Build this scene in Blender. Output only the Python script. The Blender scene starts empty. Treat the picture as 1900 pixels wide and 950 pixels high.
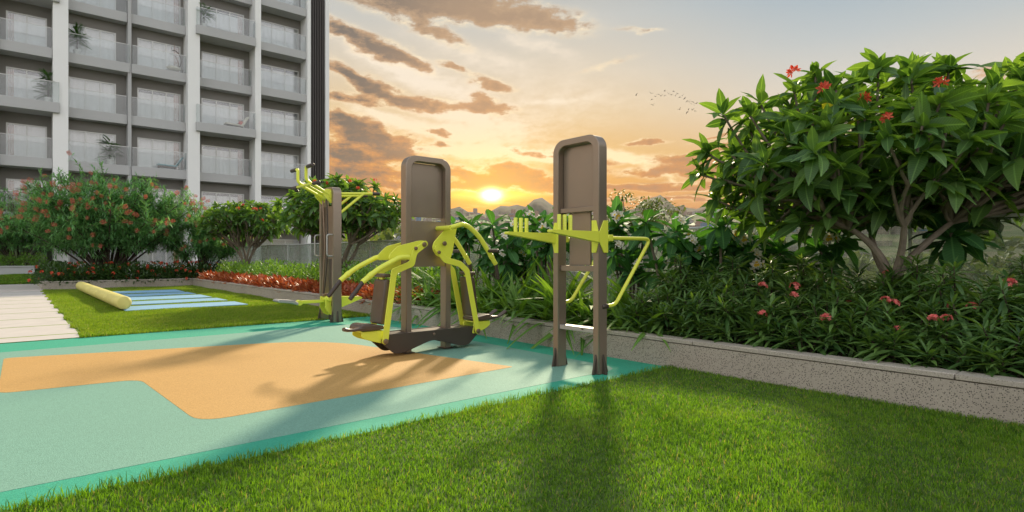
import bpy, bmesh, math, random
import numpy as np
from mathutils import Vector, Matrix
S = bpy.context.scene
COL = S.collection
R = math.radians
rng = np.random.default_rng(7)
random.seed(7)

# ------------------------------------------------------------------ camera
EYE, FPX, YAW = 1.3, 1070.0, R(40.8)          # metres, pixels at 1900 wide, yaw right of +Y
cam_d = bpy.data.cameras.new("camera")
cam_d.sensor_width = 36.0
cam_d.lens = 36.0 * FPX / 1900.0
cam_d.clip_start, cam_d.clip_end = 0.05, 30000
cam = bpy.data.objects.new("camera", cam_d)
COL.objects.link(cam)
cam.location = (0, 0, EYE)
cam.rotation_euler = (R(90), 0, -YAW)
S.camera = cam
SY, CY = math.sin(YAW), math.cos(YAW)

def ray(px, py=475.0):
    """direction (per metre of forward depth) of a photo pixel, in plan X,Y and height"""
    u = (px - 950.0) / FPX
    return SY + u * CY, CY - u * SY, (475.0 - py) / FPX

def ground(px, py, z=0.0):
    dx, dy, dz = ray(px, py)
    t = (z - EYE) / dz
    return Vector((dx * t, dy * t, z))

# ------------------------------------------------------------------ light
S.view_settings.view_transform = 'Standard'
S.view_settings.look = 'None'
S.view_settings.exposure = 0.42
S.view_settings.gamma = 1.0
S.cycles.use_denoising = True
S.cycles.max_bounces = 8
S.cycles.diffuse_bounces = 3
S.cycles.glossy_bounces = 3
S.cycles.transmission_bounces = 4
S.cycles.transparent_max_bounces = 24
S.cycles.volume_bounces = 1
S.cycles.sample_clamp_indirect = 6
HAZE = 2.0e-5
SUN_AZ, SUN_EL = R(48), R(29)
sun_d = bpy.data.lights.new("sun", 'SUN')
sun_d.energy, sun_d.angle, sun_d.color = 4.3, R(4.5), (1.0, 0.85, 0.60)
sun = bpy.data.objects.new("sun", sun_d)
COL.objects.link(sun)
sv = Vector((math.sin(SUN_AZ) * math.cos(SUN_EL), math.cos(SUN_AZ) * math.cos(SUN_EL), math.sin(SUN_EL)))
sun.rotation_euler = sv.to_track_quat('Z', 'Y').to_euler()
sun.location = sv * 50

class NT:
    """small helper to write node expressions"""
    def __init__(s, nt): s.nt = nt
    def n(s, t, **k):
        o = s.nt.nodes.new(t)
        for a, b in k.items(): setattr(o, a, b)
        return o
    def put(s, sock, v):
        if v is None: return
        if isinstance(v, bpy.types.NodeSocket): s.nt.links.new(v, sock)
        elif isinstance(v, (tuple, list)):
            v = tuple(v)
            sock.default_value = v + (1.0,) if len(sock.default_value) == 4 and len(v) == 3 else v
        else: sock.default_value = v
    def m(s, op, a, b=None, c=None, clamp=False):
        o = s.n('ShaderNodeMath', operation=op, use_clamp=clamp)
        s.put(o.inputs[0], a); s.put(o.inputs[1], b); s.put(o.inputs[2], c)
        return o.outputs[0]
    def mix(s, f, a, b, typ='RGBA', blend='MIX'):
        o = s.n('ShaderNodeMix', data_type=typ, blend_type=blend)
        i = {'RGBA': (6, 7, 2), 'FLOAT': (2, 3, 0)}[typ]
        s.put(o.inputs[0], f); s.put(o.inputs[i[0]], a); s.put(o.inputs[i[1]], b)
        return o.outputs[i[2]]
    def ramp(s, f, stops, interp='LINEAR'):
        o = s.n('ShaderNodeValToRGB'); r = o.color_ramp; r.interpolation = interp
        while len(r.elements) < len(stops): r.elements.new(0.5)
        for e, (p, c) in zip(r.elements, stops):
            e.position = p; e.color = tuple(c) + (1.0,)
        s.put(o.inputs[0], f)
        return o.outputs[0]
    def noise(s, vec, scale, detail=3.0, rough=0.5, dist=0.0, out=0, dim='3D'):
        o = s.n('ShaderNodeTexNoise', noise_dimensions=dim)
        s.put(o.inputs['Vector'], vec)
        o.inputs['Scale'].default_value = scale; o.inputs['Detail'].default_value = detail
        o.inputs['Roughness'].default_value = rough; o.inputs['Distortion'].default_value = dist
        return o.outputs[out]
    def sstep(s, x, a, b):
        o = s.n('ShaderNodeMapRange', interpolation_type='SMOOTHSTEP')
        s.put(o.inputs[0], x); o.inputs[1].default_value = a; o.inputs[2].default_value = b
        return o.outputs[0]

# ------------------------------------------------------------------ sky
W = bpy.data.worlds.new("World"); S.world = W; W.use_nodes = True
W.node_tree.nodes.clear()
t = NT(W.node_tree)
tc = t.n('ShaderNodeTexCoord').outputs['Generated']
sep = t.n('ShaderNodeSeparateXYZ'); t.put(sep.inputs[0], tc)
dx_, dy_, dz_ = sep.outputs
RELAZ = R(40.8)
# azimuth measured from the middle of the sunset, elevation, both in degrees
s0, c0 = math.sin(RELAZ), math.cos(RELAZ)
fwd = t.m('ADD', t.m('MULTIPLY', dx_, s0), t.m('MULTIPLY', dy_, c0))
rgt = t.m('SUBTRACT', t.m('MULTIPLY', dx_, c0), t.m('MULTIPLY', dy_, s0))
az = t.m('MULTIPLY', t.m('ARCTAN2', rgt, fwd), 180 / math.pi)
el = t.m('MULTIPLY', t.m('ARCSINE', dz_), 180 / math.pi)
sky = t.n('ShaderNodeTexSky', sky_type='NISHITA', sun_disc=False)
sky.sun_elevation, sky.sun_rotation = SUN_EL, SUN_AZ
sky.air_density, sky.dust_density = 1.0, .4
def pxdir(px, py):
    u = (px - 950) / FPX
    return math.degrees(math.atan(u)), math.degrees(math.atan2((475 - py) / FPX, math.sqrt(1 + u * u)))
SAZ, SEL = pxdir(912, 362)
# clear sky by elevation, warm below, pale, then grey blue
e01 = t.m('DIVIDE', el, 40.0, clamp=True)
warm = t.ramp(e01, [(0.0, (.46, .15, .06)), (.10, (.74, .23, .020)), (.165, (.96, .41, .030)), (.24, (.97, .53, .10)),
                    (.34, (.93, .66, .34)), (.44, (.88, .74, .55)), (.56, (.68, .67, .62)), (.70, (.44, .46, .45)), (1.0, (.46, .56, .65))])
cool = t.ramp(e01, [(0.0, (.50, .24, .12)), (.12, (.82, .40, .11)), (.22, (.90, .58, .28)), (.34, (.90, .80, .66)),
                    (.46, (.62, .66, .66)), (.60, (.38, .51, .61)), (.80, (.28, .42, .54)), (1.0, (.40, .50, .60))])
back = t.ramp(e01, [(0.0, (.98, .92, .88)), (.3, (1.10, 1.07, 1.06)), (.6, (1.05, 1.07, 1.10)), (1.0, (.80, .85, .92))])
daz = t.m('SUBTRACT', az, SAZ)
aaz = t.m('ABSOLUTE', daz)
base = t.mix(t.sstep(daz, 6.0, 34.0), warm, cool)
base = t.mix(t.sstep(aaz, 55.0, 120.0), base, back)
# clouds: named banks in azimuth/elevation, broken up by noise
xy = t.n('ShaderNodeCombineXYZ'); t.put(xy.inputs[0], az); t.put(xy.inputs[1], t.m('MULTIPLY', el, 2.1))
wv = t.noise(xy.outputs[0], 0.22, 5, .6, out=1)
ws = t.n('ShaderNodeSeparateXYZ'); t.put(ws.inputs[0], wv)
azw = t.m('ADD', az, t.m('MULTIPLY', t.m('SUBTRACT', ws.outputs[0], .5), 4.2))
elw = t.m('ADD', el, t.m('MULTIPLY', t.m('SUBTRACT', ws.outputs[1], .5), 1.7))
BANKS = [(760, -6, 130, 24, .04, 1.1), (890, 18, 150, 20, .12, 1.0), (1010, 44, 60, 12, .2, .6), (800, 56, 70, 14, .35, .7),
         (655, 72, 60, 13, .40, 1.1), (720, 92, 50, 13, .35, 1.1), (765, 118, 40, 9, .35, .8),
         (640, 132, 36, 11, .50, 1.0), (690, 158, 46, 13, .28, 1.25), (655, 186, 46, 9, .1, .9), (725, 184, 36, 7, .3, .8),
         (785, 196, 52, 9, .06, 1.2), (640, 226, 50, 14, .1, 1.2), (690, 258, 75, 17, .12, 1.25), (650, 288, 70, 15, .05, 1.25), (735, 285, 34, 9, .2, .9),
         (915, 157, 36, 8, .15, 1.1), (905, 186, 30, 8, .3, .9), (900, 202, 52, 8, .05, 1.0), (848, 128, 34, 5, .2, .6),
         (660, 320, 90, 13, .0, .95), (720, 342, 80, 8, .0, .7), (812, 245, 26, 6, .1, .8), (815, 265, 14, 5, 0, .8),
         (868, 322, 40, 11, .3, .9), (905, 340, 60, 9, -.1, .95), (985, 335, 60, 14, .2, 1.0), (940, 312, 40, 8, .1, .6),
         (1290, 300, 70, 10, .12, 1.0), (1250, 318, 110, 8, .05, .85), (1340, 318, 80, 10, .0, .8), (1180, 345, 130, 5, .0, .8), (1310, 348, 140, 5, .0, .7),
         (1375, 262, 56, 5, -.15, .9), (1330, 254, 34, 3, -.2, .7), (1200, 265, 32, 4, .0, 1.0), (1235, 370, 160, 4, 0, .6),
         (1190, 56, 40, 4, .1, .35), (1880, 128, 70, 14, .1, .8), (1120, 120, 60, 6, -.2, .25), (1000, 285, 70, 6, .1, .5), (1090, 300, 60, 5, 0, .5)]
field = None
for (bx, by, rx, ry, tilt, w) in BANKS:
    a0, e0 = pxdir(bx, by)
    u = (bx - 950) / FPX; k = 57.3 / FPX / (1 + u * u) ** .5
    rxd, ryd = rx * k, ry * k
    ct, st = math.cos(-tilt), math.sin(-tilt)
    a_ = t.m('SUBTRACT', azw, a0); e_ = t.m('SUBTRACT', elw, e0)
    p = t.m('ADD', t.m('MULTIPLY', a_, ct / rxd), t.m('MULTIPLY', e_, st / rxd))
    q = t.m('ADD', t.m('MULTIPLY', a_, -st / ryd), t.m('MULTIPLY', e_, ct / ryd))
    d2 = t.m('ADD', t.m('MULTIPLY', p, p), t.m('MULTIPLY', q, q))
    g = t.m('MULTIPLY', t.m('EXPONENT', t.m('MULTIPLY', d2, -1.0)), w)
    field = g if field is None else t.m('ADD', field, g)
n1 = t.m('SUBTRACT', t.noise(xy.outputs[0], 0.40, 10, .64), .5)
n2 = t.noise(xy.outputs[0], 0.045, 4, .5)
n3 = t.m('SUBTRACT', t.noise(xy.outputs[0], 0.85, 8, .65), .5)
gen = t.m('MULTIPLY', t.sstep(aaz, 40.0, 75.0), t.m('MULTIPLY', t.m('SUBTRACT', n2, .42), 1.6))
field = t.m('ADD', field, t.m('MAXIMUM', gen, 0.0))
pres = t.sstep(field, .02, .35)
body = t.m('ADD', field, t.m('MULTIPLY', t.m('ADD', t.m('MULTIPLY', pres, 1.9), .25), t.m('ADD', n1, t.m('MULTIPLY', n3, .35))))
dens = t.sstep(body, .10, .62)
thick = t.sstep(body, .30, 1.25)
rim = t.m('MULTIPLY', pres, t.m('MULTIPLY', t.sstep(body, -.25, .14), t.m('SUBTRACT', 1.0, t.sstep(body, .16, .42))))
cw = t.ramp(e01, [(0, (.46, .13, .035)), (.2, (.78, .30, .06)), (.36, (.80, .42, .17)), (.6, (.62, .41, .23)), (1, (.62, .60, .60))])
cw2 = t.mix(t.sstep(aaz, 50.0, 110.0), cw, (.88, .88, .91))
dark = t.mix(t.sstep(daz, -1.0, -16.0), t.mix(.45, cw2, (.30, .19, .12)), (.17, .135, .11))
dark = t.mix(t.sstep(aaz, 50., 110.), dark, (.74, .75, .79))
lit = t.m('ADD', thick, t.m('MULTIPLY', n3, 1.3), clamp=True)
shade = t.mix(lit, cw2, dark)
# thin level streaks low down
sx = t.n('ShaderNodeCombineXYZ'); t.put(sx.inputs[0], t.m('MULTIPLY', az, .16)); t.put(sx.inputs[1], t.m('MULTIPLY', el, 1.6))
stz = t.m('SUBTRACT', t.noise(sx.outputs[0], 1.0, 6, .6), .5)
low = t.m('MULTIPLY', t.m('SUBTRACT', 1.0, t.sstep(el, 4.0, 11.0)), t.m('SUBTRACT', 1.0, t.sstep(aaz, 50.0, 100.0)))
base = t.mix(t.m('MULTIPLY', low, t.sstep(stz, .02, .22)), base, (.42, .17, .07))
base = t.mix(t.m('MULTIPLY', low, t.m('MULTIPLY', t.sstep(stz, -.05, -.22), .6)), base, (1.05, .68, .22))
# bright thin cloud round and between the dark banks
BRIGHT = [(900, 282, 170, 9, .03, 1.1), (1010, 292, 70, 7, .1, .8), (1165, 290, 80, 8, .22, 1.1), (1230, 325, 60, 5, .45, .7), (760, 232, 90, 12, .2, .8),
          (700, 215, 60, 8, .3, .6), (800, 150, 110, 30, .35, .7), (700, 110, 90, 16, .4, .7), (640, 60, 60, 14, .3, .5), (860, 95, 120, 20, .25, .5),
          (990, 80, 90, 16, .3, .5), (880, 245, 120, 24, .0, .75), (830, 212, 90, 9, .1, .7), (1020, 190, 220, 60, 0, .42), (930, 300, 220, 34, 0, .5), (1020, 190, 60, 5, -.1, .4)]
bf = None
for (bx, by, rx, ry, tilt, w) in BRIGHT:
    a0, e0 = pxdir(bx, by)
    u = (bx - 950) / FPX; k = 57.3 / FPX / (1 + u * u) ** .5
    ct, st = math.cos(-tilt), math.sin(-tilt)
    a_ = t.m('SUBTRACT', azw, a0); e_ = t.m('SUBTRACT', elw, e0)
    p = t.m('ADD', t.m('MULTIPLY', a_, ct / rx / k), t.m('MULTIPLY', e_, st / rx / k))
    q = t.m('ADD', t.m('MULTIPLY', a_, -st / ry / k), t.m('MULTIPLY', e_, ct / ry / k))
    g = t.m('MULTIPLY', t.m('EXPONENT', t.m('MULTIPLY', t.m('ADD', t.m('MULTIPLY', p, p), t.m('MULTIPLY', q, q)), -1.0)), w)
    bf = g if bf is None else t.m('ADD', bf, g)
bv = t.m('MULTIPLY', bf, t.m('ADD', 1.0, t.m('MULTIPLY', t.m('ADD', n1, t.m('MULTIPLY', n3, .5)), 2.2)))
base = t.mix(t.sstep(bv, .0, .95), base, t.mix(t.sstep(el, 6.0, 18.0), (1.30, .98, .50), (1.12, .96, .76)))
colr = t.mix(t.m('MULTIPLY', dens, .93), base, shade)
near = t.m('SUBTRACT', 1.0, t.sstep(aaz, 14.0, 45.0))
colr = t.mix(t.m('MULTIPLY', rim, t.m('MULTIPLY', near, t.m('ADD', .45, t.m('MULTIPLY', n3, 1.6), None, True))), colr, (1.35, 1.08, .68))
fk = t.m('ADD', .80, t.m('MULTIPLY', t.sstep(aaz, 50.0, 115.0), .52))
fm = t.n('ShaderNodeMix', data_type='RGBA', blend_type='MULTIPLY'); fm.inputs[0].default_value = 1.0
t.put(fm.inputs[6], colr); t.put(fm.inputs[7], fk); colr = fm.outputs[2]
# the low sun's own glow in the air round it
de = t.m('SUBTRACT', el, SEL)
r2 = t.m('ADD', t.m('MULTIPLY', t.m('MULTIPLY', daz, daz), .8), t.m('MULTIPLY', t.m('MULTIPLY', de, de), 2.2))
def addc(c, f, k):
    o = t.n('ShaderNodeMix', data_type='RGBA', blend_type='ADD'); o.inputs[0].default_value = 1.0
    s_ = t.n('ShaderNodeMix', data_type='RGBA', blend_type='MULTIPLY'); s_.inputs[0].default_value = 1.0
    t.put(s_.inputs[6], k); t.put(s_.inputs[7], f)
    t.put(o.inputs[6], c); t.put(o.inputs[7], s_.outputs[2]); return o.outputs[2]
colr = addc(colr, t.m('EXPONENT', t.m('MULTIPLY', r2, -1.7)), (7.0, 5.6, 2.2))
rs_ = t.m('ADD', t.m('MULTIPLY', t.m('MULTIPLY', daz, daz), .055), t.m('MULTIPLY', t.m('MULTIPLY', de, de), 5.0))
colr = addc(colr, t.m('EXPONENT', t.m('MULTIPLY', rs_, -1.0)), (1.1, .62, .10))
colr = addc(colr, t.m('EXPONENT', t.m('MULTIPLY', r2, -.04)), (.60, .31, .01))
colr = addc(colr, t.m('EXPONENT', t.m('MULTIPLY', r2, -.006)), (.08, .03, .0))
nl = t.n('ShaderNodeMix', data_type='RGBA', blend_type='MULTIPLY'); nl.inputs[0].default_value = 1.0
t.put(nl.inputs[6], colr); nl.inputs[7].default_value = (7.6, 7.6, 7.6, 1)
both = addc(nl.outputs[2], sky.outputs[0], (.025, .025, .025))
bg = t.n('ShaderNodeBackground'); t.put(bg.inputs[0], both); bg.inputs[1].default_value = 0.1
t.put(t.n('ShaderNodeOutputWorld').inputs[0], bg.outputs[0])
W.cycles.sampling_method = 'MANUAL'; W.cycles.sample_map_resolution = 1024

# ------------------------------------------------------------------ materials
MATS = {}
def mat(name, build):
    if name in MATS: return MATS[name]
    m = bpy.data.materials.new(name); m.use_nodes = True
    m.node_tree.nodes.clear()
    k = NT(m.node_tree)
    out = k.n('ShaderNodeOutputMaterial')
    build(k, out)
    MATS[name] = m
    return m
def pbsdf(k, col, rough=.5, metal=0.0, spec=.5, normal=None, **kw):
    p = k.n('ShaderNodeBsdfPrincipled')
    k.put(p.inputs['Base Color'], col); k.put(p.inputs['Roughness'], rough)
    k.put(p.inputs['Metallic'], metal); k.put(p.inputs['Specular IOR Level'], spec)
    if normal is not None: k.put(p.inputs['Normal'], normal)
    for a, b in kw.items(): k.put(p.inputs[a], b)
    return p.outputs[0]
def bump(k, h, strength=.3, dist=.01):
    b = k.n('ShaderNodeBump'); b.inputs['Strength'].default_value = strength; b.inputs['Distance'].default_value = dist
    k.put(b.inputs['Height'], h); return b.outputs[0]
def objco(k): return k.n('ShaderNodeTexCoord').outputs['Object']
def worldco(k): return k.n('ShaderNodeNewGeometry').outputs['Position']

def plain(name, c, rough=.5, metal=0.0, var=.12, nscale=6.0, bumps=0.0, bscale=60.0, spec=.5):
    def b(k, out):
        co = worldco(k)
        n = k.noise(co, nscale, 4)
        f = k.m('MULTIPLY', k.m('SUBTRACT', n, .5), var * 2)
        col = k.mix(1.0, c, k.m('ADD', 1.0, f), blend='MULTIPLY')
        r = k.m('ADD', rough, k.m('MULTIPLY', k.m('SUBTRACT', k.noise(co, nscale * 3, 3), .5), .18))
        nm = bump(k, k.noise(co, bscale, 3), bumps, .004) if bumps else None
        k.put(out.inputs[0], pbsdf(k, col, r, metal, spec, nm))
    return mat(name, b)

def leafmat(name, c1, c2, trans=.35, rough=.45, tcol=None, island=True, vein=False, spec=.4, dry=None):
    """diffuse + thin translucent leaf; each leaf its own shade between c1 and c2"""
    def b(k, out):
        rnd = k.n('ShaderNodeNewGeometry').outputs['Random Per Island'] if island else k.n('ShaderNodeObjectInfo').outputs['Random']
        col = k.mix(rnd, c1, c2)
        co = objco(k)
        col = k.mix(k.m('MULTIPLY', k.noise(co, 9.0, 3), .35), col, tuple(x * .55 for x in c1))
        nm = None
        if dry:
            w = worldco(k)
            col = k.mix(k.m('MULTIPLY', k.sstep(k.noise(w, 1.1, 4, .6), .48, .70), .55), col, dry)
            col = k.mix(k.m('MULTIPLY', k.sstep(k.noise(w, 9.0, 3, .6), .50, .68), .50), col, tuple(x * .7 for x in c1))
            col = k.mix(k.sstep(rnd, .955, .965), col, (.34, .28, .11))
        if vein:
            uv = k.n('ShaderNodeSeparateXYZ'); k.put(uv.inputs[0], k.n('ShaderNodeTexCoord').outputs['UV'])
            d = k.m('ABSOLUTE', k.m('SUBTRACT', uv.outputs[0], .5))
            rib = k.m('SUBTRACT', 1.0, k.sstep(d, .015, .06))
            side = k.m('SINE', k.m('MULTIPLY', k.m('ADD', uv.outputs[1], k.m('MULTIPLY', d, -.28)), 95.0))
            col = k.mix(k.m('MULTIPLY', rib, .4), col, tuple(min(1, x * 1.9 + .02) for x in c2))
            col = k.mix(k.m('MULTIPLY', k.sstep(side, .75, 1.0), .14), col, tuple(min(1, x * 2.0 + .02) for x in c2))
            nm = bump(k, side, .12, .01)
        p = pbsdf(k, col, rough, 0.0, spec, nm)
        tr = k.n('ShaderNodeBsdfTranslucent')
        k.put(tr.inputs[0], k.mix(1.0, col, tcol or (2.3, 2.1, .7), blend='MULTIPLY'))
        mx = k.n('ShaderNodeMixShader'); mx.inputs[0].default_value = trans
        k.put(mx.inputs[1], p); k.put(mx.inputs[2], tr.outputs[0])
        k.put(out.inputs[0], mx.outputs[0])
    return mat(name, b)

def rubber(name, c):
    def b(k, out):
        co = worldco(k)
        v = k.n('ShaderNodeTexVoronoi'); k.put(v.inputs['Vector'], co); v.inputs['Scale'].default_value = 160.0
        hs = k.n('ShaderNodeSeparateXYZ'); k.put(hs.inputs[0], v.outputs['Color'])
        n = k.noise(co, 1.1, 4)
        col = k.mix(k.m('MULTIPLY', hs.outputs[0], .55), tuple(x * .82 for x in c), tuple(min(1, x * 1.35 + .02) for x in c))
        col = k.mix(k.m('MULTIPLY', k.sstep(n, .35, .75), .22), col, tuple(x * .8 + .03 for x in c))
        col = k.mix(k.m('MULTIPLY', k.sstep(k.noise(co, 34, 2), .66, .72), .35), col, tuple(x * .55 for x in c))
        nm = bump(k, v.outputs['Distance'], .5, .004)
        k.put(out.inputs[0], pbsdf(k, col, k.m('ADD', .66, k.m('MULTIPLY', n, .2)), 0, .35, nm))
    return mat(name, b)

def terrazzo(name, c, cap=False):
    def b(k, out):
        co = worldco(k)
        v = k.n('ShaderNodeTexVoronoi'); k.put(v.inputs['Vector'], co); v.inputs['Scale'].default_value = 80.0
        v.inputs['Randomness'].default_value = 1.0
        v2 = k.n('ShaderNodeTexVoronoi'); k.put(v2.inputs['Vector'], co); v2.inputs['Scale'].default_value = 120.0
        hs = k.n('ShaderNodeSeparateXYZ'); k.put(hs.inputs[0], v.outputs['Color'])
        dot = k.m('MULTIPLY', k.m('SUBTRACT', 1.0, k.sstep(v.outputs['Distance'], .30, .50)), k.sstep(hs.outputs[0], .42, .5))
        h2 = k.n('ShaderNodeSeparateXYZ'); k.put(h2.inputs[0], v2.outputs['Color'])
        dot2 = k.m('MULTIPLY', k.m('SUBTRACT', 1.0, k.sstep(v2.outputs['Distance'], .25, .45)), k.sstep(h2.outputs[1], .55, .6))
        col = k.mix(k.m('MULTIPLY', k.noise(co, 3.0, 4), .45), c, tuple(x * .72 for x in c))
        col = k.mix(k.m('MULTIPLY', dot2, .5), col, tuple(min(1, x * 1.5) for x in c))
        col = k.mix(k.m('MULTIPLY', dot, .35 if cap else .85), col, (.045, .04, .035))
        st = k.sstep(k.noise(co, .9, 5), .45, .75)
        col = k.mix(k.m('MULTIPLY', st, .25), col, (.16, .13, .10))
        k.put(out.inputs[0], pbsdf(k, col, .62, 0, .4, bump(k, v.outputs['Distance'], .25, .003)))
    return mat(name, b)

def glassmat(name, tint, refl=.12, dust=.1, dustcol=(.6, .62, .6), rough=.02, fres=.55):
    def b(k, out):
        tr = k.n('ShaderNodeBsdfTransparent'); k.put(tr.inputs[0], tint)
        gl = k.n('ShaderNodeBsdfGlossy'); k.put(gl.inputs[0], (.9, .9, .9)); gl.inputs['Roughness'].default_value = rough
        lw = k.n('ShaderNodeLayerWeight'); lw.inputs[0].default_value = .35
        f = k.m('ADD', k.m('MULTIPLY', lw.outputs['Fresnel'], fres), refl, clamp=True)
        mx = k.n('ShaderNodeMixShader'); k.put(mx.inputs[0], f)
        k.put(mx.inputs[1], tr.outputs[0]); k.put(mx.inputs[2], gl.outputs[0])
        d = k.n('ShaderNodeBsdfDiffuse'); k.put(d.inputs[0], dustcol)
        dt = k.n('ShaderNodeBsdfTranslucent'); k.put(dt.inputs[0], dustcol)
        dd = k.n('ShaderNodeMixShader'); dd.inputs[0].default_value = .5
        k.put(dd.inputs[1], d.outputs[0]); k.put(dd.inputs[2], dt.outputs[0])
        m2 = k.n('ShaderNodeMixShader')
        k.put(m2.inputs[0], k.m('MULTIPLY', k.m('ADD', k.noise(worldco(k), 1.6, 4), .5), dust))
        k.put(m2.inputs[1], mx.outputs[0]); k.put(m2.inputs[2], dd.outputs[0])
        k.put(out.inputs[0], m2.outputs[0])
    return mat(name, b)

M_rub_dark = rubber('rubber_teal', (.030, .33, .205))
M_rub_light = rubber('rubber_pale_teal', (.17, .34, .26))
M_rub_orange = rubber('rubber_orange', (.50, .285, .085))
M_curb = terrazzo('terrazzo', (.40, .345, .285))
M_cap = terrazzo('terrazzo_cap', (.42, .37, .31), True)
M_soil = plain('soil', (.035, .024, .016), .95, var=.5, nscale=12, bumps=.8, bscale=40)
M_paver = plain('paver_stone', (.50, .455, .42), .75, var=.14, nscale=3, bumps=.15, bscale=90)
M_deck = plain('deck_concrete', (.28, .27, .25), .85, var=.2)
M_col = plain('render_white', (.84, .83, .81), .8, var=.05, nscale=.5, bumps=.05, bscale=20)
M_slab = plain('render_grey', (.46, .455, .45), .8, var=.06, nscale=.6, bumps=.05, bscale=20)
M_wall = plain('render_taupe', (.225, .21, .195), .85, var=.06, nscale=.6)
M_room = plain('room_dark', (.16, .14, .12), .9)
M_alu = plain('window_aluminium', (.60, .59, .57), .4, .3, var=.03)
M_louv = plain('louvre_dark', (.085, .075, .068), .45, .3, var=.05)
M_curt = plain('sheer_curtain', (.80, .78, .75), .9, var=.05)
M_drape = plain('brown_drape', (.36, .20, .12), .9, var=.1)
M_pane = glassmat('window_glass', (.95, .96, .97), .10, .0)
M_rail = glassmat('balcony_glass', (.89, .91, .91), .05, .015, (.72, .74, .74), .02, .22)
M_balu = glassmat('balustrade_glass', (.74, .80, .80), .05, .16, (.40, .42, .40))
M_bronze = plain('bronze_metal', (.29, .225, .175), .36, .6, var=.06, nscale=2.5, bumps=.02, bscale=300)
M_bronzed = plain('dark_bronze', (.085, .066, .054), .42, .45, var=.1, nscale=4)
M_lime = plain('lime_paint', (.70, .73, .07), .34, 0, var=.05, nscale=5, spec=.5)
M_pad = plain('brown_vinyl', (.085, .055, .038), .32, 0, var=.15, nscale=8, spec=.6)
M_grip = plain('grip_rubber', (.05, .034, .028), .5, 0, var=.2, nscale=20)
M_steel = plain('brushed_steel', (.42, .40, .38), .52, .6, var=.06)
M_bolt = plain('bolt_steel', (.28, .20, .15), .35, .8, var=.1, nscale=30)
M_matb = plain('blue_mat', (.20, .38, .54), .7, 0, var=.12, nscale=4, bumps=.2, bscale=150)
M_bols = plain('yellow_bolster', (.66, .57, .17), .6, 0, var=.08, nscale=5, bumps=.15, bscale=60)
M_bark = plain('frangipani_bark', (.17, .135, .10), .85, 0, var=.45, nscale=14, bumps=.6, bscale=45)
M_twig = plain('dark_twig', (.07, .05, .035), .85, 0, var=.3, nscale=14)
M_white = plain('white_pot', (.72, .71, .69), .5, var=.05)
M_petalw = leafmat('white_petal', (.80, .78, .66), (.86, .84, .78), .3, .6, (1, 1, .95))
M_petaly = leafmat('yellow_throat', (.80, .50, .03), (.85, .60, .05), .2, .6, (1, 1, .8))
M_pink = leafmat('coral_flower', (.80, .14, .14), (.88, .32, .26), .35, .6, (1.1, .9, .9))
M_red = leafmat('red_flower', (.58, .06, .025), (.75, .15, .07), .35, .6, (1.2, .8, .8))
M_brush = leafmat('bottlebrush_red', (.56, .15, .09), (.70, .28, .19), .3, .8, (1.2, .9, .8))
M_big = leafmat('frangipani_leaf', (.042, .108, .030), (.135, .245, .070), .42, .40, (2.3, 2.1, .5), True, True, .35)
M_bigo = leafmat('frangipani_leaf_single', (.042, .108, .030), (.135, .245, .070), .42, .40, (2.3, 2.1, .5), False, True, .35)
M_yel = leafmat('yellowing_leaf', (.45, .42, .03), (.55, .50, .04), .45, .4, (1.6, 1.5, .5), False, True, .4)
M_spat = leafmat('rounded_leaf', (.030, .105, .030), (.075, .20, .055), .30, .62, (2.0, 2.1, .6), False, True, .25)
M_strap = leafmat('strap_leaf', (.06, .14, .025), (.16, .28, .055), .36, .6, (2.1, 2.0, .5), False, True, .25)
M_nar = leafmat('narrow_leaf', (.040, .105, .026), (.165, .29, .075), .30, .46, (2.2, 2.0, .5), True, False, .4)
M_hedge = leafmat('hedge_leaf', (.09, .20, .03), (.20, .36, .07), .35, .5, (2.0, 1.9, .5))
M_croton = leafmat('croton_leaf', (.30, .05, .016), (.52, .20, .07), .35, .4, (1.5, 1.1, .8))
M_ixora = leafmat('ixora_leaf', (.022, .055, .012), (.06, .13, .025), .25, .4)
M_bott = leafmat('bottlebrush_leaf', (.10, .27, .095), (.24, .47, .19), .45, .6, (1.8, 1.7, .9))
M_palm = leafmat('palm_leaf', (.03, .10, .02), (.08, .20, .04), .25, .4)
M_grass = leafmat('grass_blade', (.040, .11, .010), (.25, .42, .030), .46, .5, (1.6, 1.8, .45), dry=(.25, .35, .04))
M_grass2 = leafmat('turf_blade', (.13, .22, .014), (.29, .38, .03), .40, .5, (1.6, 1.75, .45), dry=(.30, .34, .05))
M_joint = plain('joint_turf', (.17, .24, .025), .95, 0, var=.5, nscale=25, bumps=.6, bscale=80)
M_turf = plain('turf_base', (.06, .10, .012), .95, 0, var=.4, nscale=20, bumps=.6, bscale=60)
M_farleaf = leafmat('far_tree_leaf', (.07, .11, .035), (.15, .19, .07), .3, .6)
M_bird = plain('bird_grey', (.04, .036, .035), .8)

# ------------------------------------------------------------------ mesh helpers
def link(o, parent=None):
    COL.objects.link(o)
    if parent is not None: o.parent = parent
    return o
def newobj(name, me, m=None, parent=None, loc=None, mw=None):
    if m is not None and len(me.materials) == 0: me.materials.append(m)
    o = bpy.data.objects.new(name, me)
    if loc is not None: o.location = loc
    if mw is not None: o.matrix_local = mw
    return link(o, parent)
def tag(o, label=None, cat=None, group=None, kind=None):
    if label: o['label'] = label
    if cat: o['category'] = cat
    if group: o['group'] = group
    if kind: o['kind'] = kind
    return o
def thing(name, label, cat, loc=(0, 0, 0), rz=0.0, group=None):
    o = bpy.data.objects.new(name, None)
    o.empty_display_size = .1
    o.location = loc; o.rotation_euler = (0, 0, rz)
    link(o); return tag(o, label, cat, group)

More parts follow.
